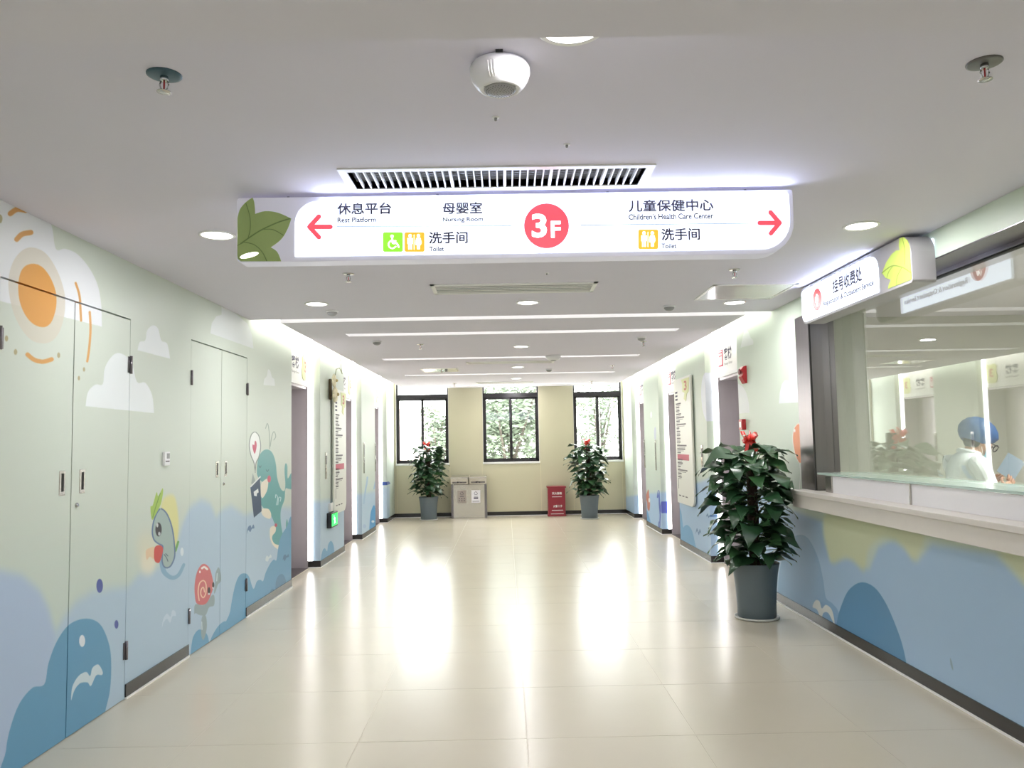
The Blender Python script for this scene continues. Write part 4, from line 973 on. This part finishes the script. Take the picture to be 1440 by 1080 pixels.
# exit light
y0, y1 = onL(459.5, 730)[1], onL(468.5, 730)[1]; z0, z1 = onL(464, 741)[2], onL(464, 720)[2]
t = thing('exit_light', 'green running man exit light in black housing low on the left pier', 'exit sign', (XL, (y0 + y1) / 2, z0))
box('housing', m_black2, (XL, XL + .06, y0, y1, z0, z1), t, .004); box('light_face', m_exit, (XL + .06, XL + .062, y0 + .03, y1 - .02, z0 + .02, z1 - .02), t)
ex = MB(); xc, yc, zc = XL + .0622, (y0 + y1) / 2, (z0 + z1) / 2
for P, w in [([(yc - .02, zc + .02), (yc + .01, zc - .01)], .018), ([(yc + .01, zc - .01), (yc + .05, zc - .045)], .012), ([(yc + .01, zc - .01), (yc - .03, zc - .05)], .012), ([(yc - .05, zc + .0), (yc - .02, zc + .025), (yc + .03, zc + .01)], .01)]:
    ex.prism([(xc + len(ex.v) * 1e-5, p[0], p[1]) for p in stroke_poly(P, w, 3)], (.001, 0, 0))
ex.ball((xc, yc - .035, zc + .045), .011, 8, 6, (.1, 1, 1)); ex.build('running_man', m_pict, t)
box('cable_box', m_trim, (XL, XL + .03, y0 + .1, y0 + .25, z1 + .01, z1 + .12), t, .003)
MB().tube([(XL + .015, y0 + .16, z1 + .1), (XL + .012, y0 + .17, 1.6), (XL + .012, y0 + .17, 2.28)], .004).build('cable', m_greyplastic, t)

# ------------------------------------------------------------------ plants
def leaf_mesh(name, L, W, droop, fold, m):
    nu, nv = 8, 4; vs = []; fs = []
    for i in range(nu + 1):
        u = i / nu; w = W * (math.sin(PI * min(1, (u * .92 + .08)) ** .62)) ** .9 * (1 - .25 * u) if u < 1 else 0
        x = L * u; zc = -droop * L * u * u + .12 * L * math.sin(PI * u)
        for j in range(-nv // 2, nv // 2 + 1):
            v = j / (nv / 2); bx = -.10 * L * (1 - u) ** 3 * abs(v) ** 1.5 * 1.5
            vs.append((x + bx, v * w / 2, zc + fold * abs(v) * w * .5 + .01 * math.sin(u * 9 + v * 2) * (abs(v))))
    n = nv + 1
    for i in range(nu):
        for j in range(nv): fs.append((i * n + j, (i + 1) * n + j, (i + 1) * n + j + 1, i * n + j + 1))
    mb = MB(); mb.add(vs, fs, True); me = bpy.data.meshes.new(name); me.from_pydata(mb.v, [], mb.f); me.materials.append(m)
    me.polygons.foreach_set('use_smooth', [True] * len(fs)); me.update(); return me
LEAVES = [leaf_mesh('leaf', .19, .19, .20, .12, m_leaf), leaf_mesh('leaf', .21, .20, .32, -.05, m_leaf2), leaf_mesh('leaf', .16, .165, .12, .18, m_leaf), leaf_mesh('leaf', .20, .20, .40, .05, m_leaf2)]
def plant(x, y, label, seed, n=150, spread=.36, group='potted climbers', xlim=None):
    R = random.Random(seed)
    t = thing('potted_pothos', label, 'potted plant', (x, y, 0), group)
    MB().lathe([(.02, 0), (.165, 0), (.182, .006), (.184, .022), (.176, .022), (.168, .012), (.02, .012)], (x, y, 0), 36).build('saucer', m_saucer, t)
    MB().lathe([(.02, .014), (.150, .014), (.158, .022), (.160, .12), (.167, .25), (.180, .37), (.194, .445), (.198, .452), (.197, .462), (.186, .462), (.178, .43), (.02, .43)], (x, y, 0), 40).build('pot', m_pot, t)
    MB().lathe([(.178, .425), (.10, .436), (.02, .44)], (x, y, 0), 20).build('soil', m_soil, t)
    MB().lathe([(.045, .43), (.047, .8), (.044, 1.2), (.046, 1.525), (.035, 1.532)], (x, y, 0), 12).build('coir_pole', m_coir, t)
    st = MB()
    for k in range(n):
        f = (k + .5) / n; z = .50 + .93 * f + R.uniform(-.02, .02); a = k * 2.39996 + R.uniform(-.4, .4)
        rad = (.06 + spread * .55 * R.random() ** .6) * (.8 if f > .94 else 1) * (.72 + .28 * min(1, f * 2))
        s = R.uniform(.8, 1.2)
        reach = rad + .19 * s; lim = (xlim - x) if xlim else 9
        if math.cos(a) > 0 and math.cos(a) * reach > lim: rad = max(.03, rad - (math.cos(a) * reach - lim) / math.cos(a)); s *= .85
        p = Vector((math.cos(a) * rad, math.sin(a) * rad, z))
        o = bpy.data.objects.new('leaf', LEAVES[R.randrange(4)]); COL.objects.link(o); o.parent = t; o.location = p
        o.rotation_euler = (R.uniform(-.45, .45), R.uniform(-.30, .34) , a + R.uniform(-.5, .5)); o.scale = (s, s * R.uniform(.85, 1.1), s)
        if k % 2 == 0: st.tube([(x + math.cos(a) * .04, y + math.sin(a) * .04, z - .08), (x + p.x * .5, y + p.y * .5, z - .01), (x + p.x, y + p.y, z)], .0035, 4)
    st.build('vine_stems', m_stem, t)
    rb = MB(); c = Vector((x - .03, y - .055, 1.50))
    for k, (a, L, w) in enumerate([(0.5, .085, .04), (2.5, .085, .04), (1.4, .07, .035), (-.4, .06, .03), (3.5, .06, .03)]):
        for q in (0, 1):
            P = [c + Vector((0, 0, 0)), c + Vector((math.cos(a) * L * .6, -.02 - .02 * q, math.sin(a) * L * .6 + .02)), c + Vector((math.cos(a) * L, -.015, math.sin(a) * L)), c + Vector((math.cos(a) * L * .55, -.005, math.sin(a) * L * .55 - .02)), c]
        vs = []; 
        for p in P: vs += [p + Vector((0, -w / 2, -w * .4)), p + Vector((0, w / 2, w * .4))]
        rb.add(vs, [(2 * i, 2 * i + 1, 2 * i + 3, 2 * i + 2) for i in range(4)], True)
    for dx, L in ((-.02, .14), (.03, .11)):
        P = [c, c + Vector((dx, -.02, -L * .5)), c + Vector((dx * 2.2, -.03, -L))]; vs = []
        for p in P: vs += [p + Vector((-.016, 0, 0)), p + Vector((.016, 0, .008))]
        rb.add(vs, [(2 * i, 2 * i + 1, 2 * i + 3, 2 * i + 2) for i in range(2)], True)
    rb.ball(c + Vector((0, -.01, 0)), .018, 8, 6)
    rb.build('ribbon_bow', m_ribbon, t)
    return t
plant(2.085, 6.86, 'potted climbing plant with red bow, nearest, beside the office window', 4, 190, .42, xlim=2.41)
plant(-1.565, 16.25, 'potted climbing plant with red bow before the left window, beside steel bin', 11, 170, .36)
plant(1.615, 15.85, 'potted climbing plant with red bow before the right window, beside red box', 22, 170, .38)

# ------------------------------------------------------------------ steel double bin
bx0, bx1, by0, by1 = -1.125, -.405, 16.42, 16.76
t = thing('double_litter_bin', 'brushed steel two-part litter bin between left and middle windows', 'bin', ((bx0 + bx1) / 2, (by0 + by1) / 2, 0))
box('body', m_steel, (bx0 + .03, bx1 - .03, by0 + .02, by1, .03, .68), t, .004)
for a, b in ((bx0, bx0 + .045), (bx1 - .045, bx1)): box('side_frame', m_post, (a, b, by0, by1, 0, .70), t, .004)
box('base_rail', m_steel, (bx0 + .04, bx1 - .04, by0 + .005, by1, .0, .045), t, .003)
xm = (bx0 + bx1) / 2
for a, b in ((bx0 - .005, xm - .012), (xm + .012, bx1 + .005)):
    h = MB().prism([(a, by0 - .015, .69), (a, by1, .69), (a, by1, .86), (a, by0 - .03, .83), (a, by0 - .03, .80)], (b - a, 0, 0)).build('hood', m_steel, t, bevel=.004)
    MB().box(a + .035, b - .035, by0 - .022, by0 - .012, .71, .79).build('opening', mat('bin_mouth_grey', (120, 116, 114), .4, .8), h)
    im = MB(); xc = (a + b) / 2 - .01
    im.box(xc - .035, xc - .01, by0 - .0235, by0 - .0222, .715, .745); im.box(xc, xc + .01, by0 - .0235, by0 - .0222, .725, .77); im.box(xc + .03, xc + .05, by0 - .0235, by0 - .0222, .715, .735); im.build('waste_pictogram', m_black2, h)
def tri(mb, xc, zc, r, y, k=.12):
    for q in range(3):
        a0 = PI / 2 + q * 2 * PI / 3; a1 = a0 + 2 * PI / 3
        p0 = np.array([xc + r * math.cos(a0 + .25), zc + r * math.sin(a0 + .25)]); p1 = np.array([xc + r * math.cos(a1 - .25), zc + r * math.sin(a1 - .25)])
        mb.prism([(p[0], y - q * .0001, p[1]) for p in stroke_poly([p0, p1], r * .24, 2)], (0, -.0006, 0))
for a, m_ in ((-1.0, m_lab1 if 'm_lab1' in globals() else mat('etched_label_grey', (176, 166, 158), .5)), (-.715, mat('white_label', (236, 234, 240), .5))):
    l = box('label_plate', m_, (a, a + .18, by0 + .0165, by0 + .02, .31, .565), t)
    tm = MB(); tri(tm, a + .09, .50, .036, by0 + .016); tm.box(a + .05, a + .13, by0 + .0155, by0 + .0165, .435, .445)
    if a < -.9:
        for i in range(3):
            for j in range(2): tm.box(a + .03 + i * .05, a + .048 + i * .05, by0 + .0155, by0 + .0165, .35 + j * .04, .368 + j * .04)
    else: tm.box(a + .045, a + .135, by0 + .0155, by0 + .0165, .39, .42); tm.box(a + .02, a + .16, by0 + .0155, by0 + .0165, .335, .345)
    tm.build('label_print', m_ink, l)
# ------------------------------------------------------------------ fire extinguisher box
fx0, fx1, fy0_, fy1_ = .835, 1.205, 16.50, 16.78
t = thing('fire_extinguisher_box', 'dark red fire extinguisher box against the wall beside the right plant', 'box', ((fx0 + fx1) / 2, (fy0_ + fy1_) / 2, 0))
box('cabinet', m_box, (fx0 + .01, fx1 - .01, fy0_ + .01, fy1_, .03, .59), t, .004); box('lid', m_box, (fx0 - .01, fx1 + .01, fy0_ - .005, fy1_, .575, .605), t, .004)
box('foot_rail', m_box, (fx0, fx1, fy0_, fy1_, 0, .032), t, .003)
text('lettering', '灭火器箱', .012, (fx0 + .09, fy0_ + .0095, .44), (.20, 0, 0), (0, 0, .05), m_trim, t, 0, (0, -1, 0))
text('lettering', '火警', .012, (fx0 + .11, fy0_ + .0095, .18), (.09, 0, 0), (0, 0, .05), m_trim, t, 0, (0, -1, 0)); text('lettering', '119', .02, (fx0 + .22, fy0_ + .0095, .18), (.07, 0, 0), (0, 0, .05), m_trim, t, 0, (0, -1, 0))
mb = MB(); mb.box(fx0 + .09, fx0 + .29, fy0_ + .008, fy0_ + .0095, .39, .40); mb.box(fx0 + .08, fx0 + .31, fy0_ + .008, fy0_ + .0095, .115, .128); mb.box(fx0 + .06, fx0 + .32, fy0_ + .008, fy0_ + .0095, .045, .056); mb.build('small_print', m_trim, t)

# ------------------------------------------------------------------ person in the office
px_, py_ = 3.36, 5.85
per = thing('person', 'person in white coat, blue cap, mask and glasses reading a sheet behind the office glass', 'person', (px_, py_, 0))
def skin_mesh(name, V, E, Rr, m, parent, sub=2):
    me = bpy.data.meshes.new(name); off = wloc(parent); me.from_pydata([tuple(Vector(v) - off) for v in V], E, []); o = bpy.data.objects.new(name, me); COL.objects.link(o); o.parent = parent
    me.materials.append(m)
    md = o.modifiers.new('skin', 'SKIN'); me.skin_vertices.new() if not me.skin_vertices else None
    for i, r in enumerate(Rr): me.skin_vertices[0].data[i].radius = (r, r) if not isinstance(r, tuple) else r
    me.skin_vertices[0].data[0].use_root = True
    s = o.modifiers.new('sub', 'SUBSURF'); s.levels = sub; s.render_levels = sub
    return o
def PP(f, l, z): return (px_ + f, py_ + l, z)      # f: forward (+x), l: towards the person's left (+y)
V = [PP(-.04, 0, .92), PP(-.03, 0, 1.06), PP(-.02, 0, 1.19), PP(0, 0, 1.30), PP(.03, 0, 1.36),
     PP(-.01, -.10, 1.315), PP(-.01, -.175, 1.275), PP(.03, -.215, 1.12), PP(.07, -.20, 1.00), PP(.18, -.13, 1.09),
     PP(-.01, .10, 1.315), PP(-.01, .175, 1.275), PP(.03, .215, 1.12), PP(.07, .20, 1.00), PP(.18, .13, 1.09),
     PP(-.03, -.085, .80), PP(-.02, -.09, .48), PP(-.03, -.09, .12), PP(-.03, .085, .80), PP(-.02, .09, .48), PP(-.03, .09, .12)]
E_ = [(0, 1), (1, 2), (2, 3), (3, 4), (3, 5), (5, 6), (6, 7), (7, 8), (8, 9), (3, 10), (10, 11), (11, 12), (12, 13), (13, 14), (0, 15), (15, 16), (16, 17), (0, 18), (18, 19), (19, 20)]
Rr = [(.13, .15), (.12, .14), (.12, .15), (.10, .12), .055, .075, .07, .055, .05, .038, .075, .07, .055, .05, .038, .10, .09, .075, .10, .09, .075]
skin_mesh('coat', V, E_, Rr, m_coat, per)
hc_ = Vector(PP(.085, 0, 1.435)); rot = Euler((0, .45, 0)).to_matrix()      # head bowed forward (+x)
def hd(v): return hc_ + rot @ Vector(v)
mb = MB()
prof = [(-.105, .030, .028, .035), (-.085, .052, .045, .03), (-.05, .070, .058, .016), (-.01, .085, .068, .004), (.03, .093, .074, -.004), (.07, .088, .070, -.008), (.10, .062, .052, -.010), (.118, .02, .018, -.012)]
rings = []
for z, rx, ry, cx in prof:
    rings.append([hd((cx + rx * math.cos(a), ry * math.sin(a), z)) for a in np.linspace(0, 2 * PI, 20, endpoint=False)])
vs = [p for r in rings for p in r]; n = 20
mb.add(vs, [(i * n + k, i * n + (k + 1) % n, (i + 1) * n + (k + 1) % n, (i + 1) * n + k) for i in range(len(rings) - 1) for k in range(n)] + [tuple(range(n))[::-1]], True)
mb.add([hd(v) for v in [(.082, 0, .02), (.112, 0, -.028), (.088, .016, -.035), (.088, -.016, -.035), (.08, .01, .01), (.08, -.01, .01)]], [(0, 1, 4), (0, 5, 1), (4, 1, 2), (5, 3, 1), (2, 1, 3)], True)
for q in (-1, 1): mb.ball(hd((-.012, q * .072, -.005)), .026, 8, 6, (.6, .25, 1.1), rot)
mb.tube([hd((-.02, 0, -.06)), PP(.045, 0, 1.40), PP(.02, 0, 1.33)], .052, 12, .056)
head = mb.build('head', m_skin, per)
for q in (-1, 1): MB().ball(hd((.078, q * .030, .012)), .011, 8, 6).build('eye', m_hair, head)
MB().ball(hd((-.04, 0, -.005)), .074, 16, 10, (.85, .92, .75), rot).build('hair', m_hair, per)
# bouffant cap: pleated
mb = MB(); n = 40; rings = []
for i, (z, r) in enumerate([(-.045, .102), (-.03, .118), (.0, .134), (.04, .140), (.08, .128), (.115, .10), (.14, .055), (.148, .01)]):
    rings.append([hd((-.022 + (z + .045) * -.10 + r * 1.0 * (1 + .022 * math.sin(k * 6.3 * 2.1 + i)) * math.cos(2 * PI * k / n), r * .86 * (1 + .02 * math.sin(k * 2.7 + i)) * math.sin(2 * PI * k / n),
                    z + .035 + (.045 * max(0, math.cos(2 * PI * k / n)) if i < 3 else 0))) for k in range(n)])
vs = [p for r in rings for p in r]
mb.add(vs, [(i * n + k, i * n + (k + 1) % n, (i + 1) * n + (k + 1) % n, (i + 1) * n + k) for i in range(len(rings) - 1) for k in range(n)], True)
mb.build('surgical_cap', m_cap, per)
mb = MB(); rings = []
for z, f in [(-.018, .6), (-.045, .92), (-.075, .95), (-.10, .6)]:
    rings.append([hd((.010 + .100 * f * math.cos(a) ** .8 if abs(a) < 1.45 else .01, .075 * math.sin(a) * (1.0 if z > -.09 else .6), z)) for a in np.linspace(-1.4, 1.4, 11)])
vs = [p for r in rings for p in r]; mb.add(vs, [(i * 11 + k, i * 11 + k + 1, (i + 1) * 11 + k + 1, (i + 1) * 11 + k) for i in range(3) for k in range(10)], True)
mo = mb.build('face_mask', m_mask, per)
mb = MB()
for q in (-1, 1): mb.tube([hd((.03, q * .074, -.03)), hd((.0, q * .078, .0)), hd((-.015, q * .078, .025))], .0018, 5); mb.tube([hd((.03, q * .070, -.085)), hd((-.01, q * .076, -.03))], .0018, 5)
mb.build('mask_loop', m_trim, mo)
mb = MB()
for q in (-1, 1):
    mb.tube([hd((.108 + .004 * math.cos(a), q * .038 + .033 * math.cos(a), .010 + .025 * math.sin(a))) for a in np.linspace(0, 2 * PI, 15)], .0038, 5)
    mb.tube([hd((.110, q * .070, .02)), hd((.05, q * .080, .022)), hd((-.02, q * .078, .012))], .0036, 5)
mb.tube([hd((.109, -.010, .018)), hd((.109, .010, .018))], .0025, 5); mb.build('glasses', m_black2, per)
mb = MB()   # collar
mb.tube([PP(-.055, 0, 1.385)] + [PP(.012 + .07 * math.cos(a), .075 * math.sin(a), 1.375 - .02 * math.cos(a)) for a in np.linspace(PI, 2.75 * PI, 14)], .014, 6); mb.build('collar', m_coat, per)
def hand(side, wrist, palm_dir):
    mb = MB(); w = Vector(wrist); d = Vector(palm_dir).normalized(); s = Vector((0, side, 0)); up = Vector((0, 0, 1))
    acr = d.cross(s).normalized()
    V = [w, w + d * .045, w + d * .075]
    mb.ball(w + d * .040, .036, 12, 8, (1.15, .42, .95), d.to_track_quat('X', 'Z').to_matrix())
    for k, (L, o) in enumerate([(.062, -.026), (.072, -.009), (.068, .009), (.052, .025)]):
        b = w + d * .078 + acr * o; mb.tube([b, b + d * L * .45 + s * (-.006), b + d * L * .75 - s * .022, b + d * L * .85 - s * .036], .0085, 7, .006)
    b = w + d * .03 - acr * .035; mb.tube([b, b + d * .02 - acr * .02 - s * .01, b + d * .045 - acr * .022 - s * .02], .010, 7, .007)
    mb.build('hand', m_skin, per)
hand(-1, PP(.19, -.12, 1.10), (.55, .2, .65)); hand(1, PP(.19, .12, 1.10), (.55, -.2, .65))
# sheet the person holds
sh = MB(); c = Vector((px_ + .275, py_ - .06, 1.265)); ux = Vector((.62, -.30, -.50)).normalized() * .062; uy = Vector((.50, .10, .62)).normalized() * .085
vs = [c - ux - uy, c + ux - uy, c + ux + uy * .8, c + ux * .7 + uy, c - ux + uy]
sh.prism(vs, (ux.cross(uy)).normalized() * .002)
so = sh.build('paper_sheet', m_paper, loc=tuple(c)); tag(so, 'grey printed sheet held up by the masked person', 'paper')

# ------------------------------------------------------------------ outside the windows
GZ = -7.5
struct(box('ground_outside', m_outg, (-30, 30, YF + .3, 80, GZ - .2, GZ)))
def tree(x, y, h, r, seed, label, n=2600):
    R = np.random.RandomState(seed); t = thing('street_tree', label, 'tree', (x, y, GZ), 'trees outside')
    mb = MB(); mb.tube([(x, y, GZ), (x + .1, y, GZ + h * .5), (x, y, GZ + h * .8)], .22, 8, .08)
    for k in range(7):
        a = k * 1.1; mb.tube([(x, y, GZ + h * (.4 + .05 * k)), (x + r * .6 * math.cos(a), y + r * .6 * math.sin(a), GZ + h * (.6 + .05 * k))], .07, 6, .02)
    mb.build('trunk', m_bark, t)
    K = 26; cs = []
    for k in range(K):
        d = R.normal(size=3); d /= np.linalg.norm(d); cs.append((d * R.uniform(.2, .85) * np.array([r, r * .8, h * .33])))
    ci = R.randint(0, K, n); C = np.array(cs)[ci] + R.normal(size=(n, 3)) * r * .20 + np.array([x, y, GZ + h * .72])
    vs = []; fs = []
    A = R.uniform(0, 2 * PI, n); Bt = R.uniform(-1, 1, n); s = R.uniform(.06, .14, n)
    for i in range(n):
        u = np.array([math.cos(A[i]), math.sin(A[i]), Bt[i] * .6]) * s[i]; v = np.array([-math.sin(A[i]) * .5, math.cos(A[i]) * .5, .7 * (1 - abs(Bt[i]))]) * s[i] * .6
        b = len(vs); vs += [C[i] - u, C[i] + v, C[i] + u, C[i] - v]; fs.append((b, b + 1, b + 2, b + 3))
    c_ = MB(); c_.add(vs, fs); o = c_.build('foliage', m_tree, t); o['kind'] = 'stuff'
tree(.12, 24, 12.6, 2.0, 1, 'leafy tree filling the middle window', 9000); tree(-2.35, 29, 12.0, 1.0, 2, 'slim leafy tree seen at the right of the left window', 3000); tree(3.2, 27.5, 12.6, 1.2, 3, 'loose leafy tree seen in the right window', 1900)
tree(1.6, 33, 12.0, 2.4, 5, 'tree behind, between the middle and right windows', 4500)
b = thing('pale_apartment_block', 'washed out pale building with pink pilasters seen through the left window', 'building', (-9, 40, GZ))
box('wall', m_bld, (-16, -3.7, 40, 46, GZ, 3.2), b); box('roof', m_bldpink, (-16.3, -3.5, 39.7, 46.3, 3.2, 3.3), b)
for k in range(5):
    box('pilaster', m_bldpink, (-4.3 - k * 1.1, -4.1 - k * 1.1, 39.7, 40, GZ, 2.4), b)
for k in range(5):
    for j in range(3): 
        w = box('window', m_bldpink, (-6.2 - k * 1.6, -5.4 - k * 1.6, 39.95, 40.0, -5.5 + j * 2.7, -4.2 + j * 2.7), b); box('pane', m_greyplastic, (-6.1 - k * 1.6, -5.5 - k * 1.6, 39.93, 39.95, -5.4 + j * 2.7, -4.3 + j * 2.7), w)
b = thing('far_terrace', 'low pale terrace with pink railings seen through the right window', 'building', (7, 38, GZ))
box('wall', m_bld, (2.5, 14, 38, 44, GZ, .2), b)
rl = MB()
for z in (.35, .75, 1.05): rl.box(2.5, 14, 37.95, 38.0, z, z + .05)
for k in range(24): rl.box(2.5 + k * .48, 2.54 + k * .48, 37.95, 38.0, .2, 1.1)
rl.build('railing', m_bldpink, b)
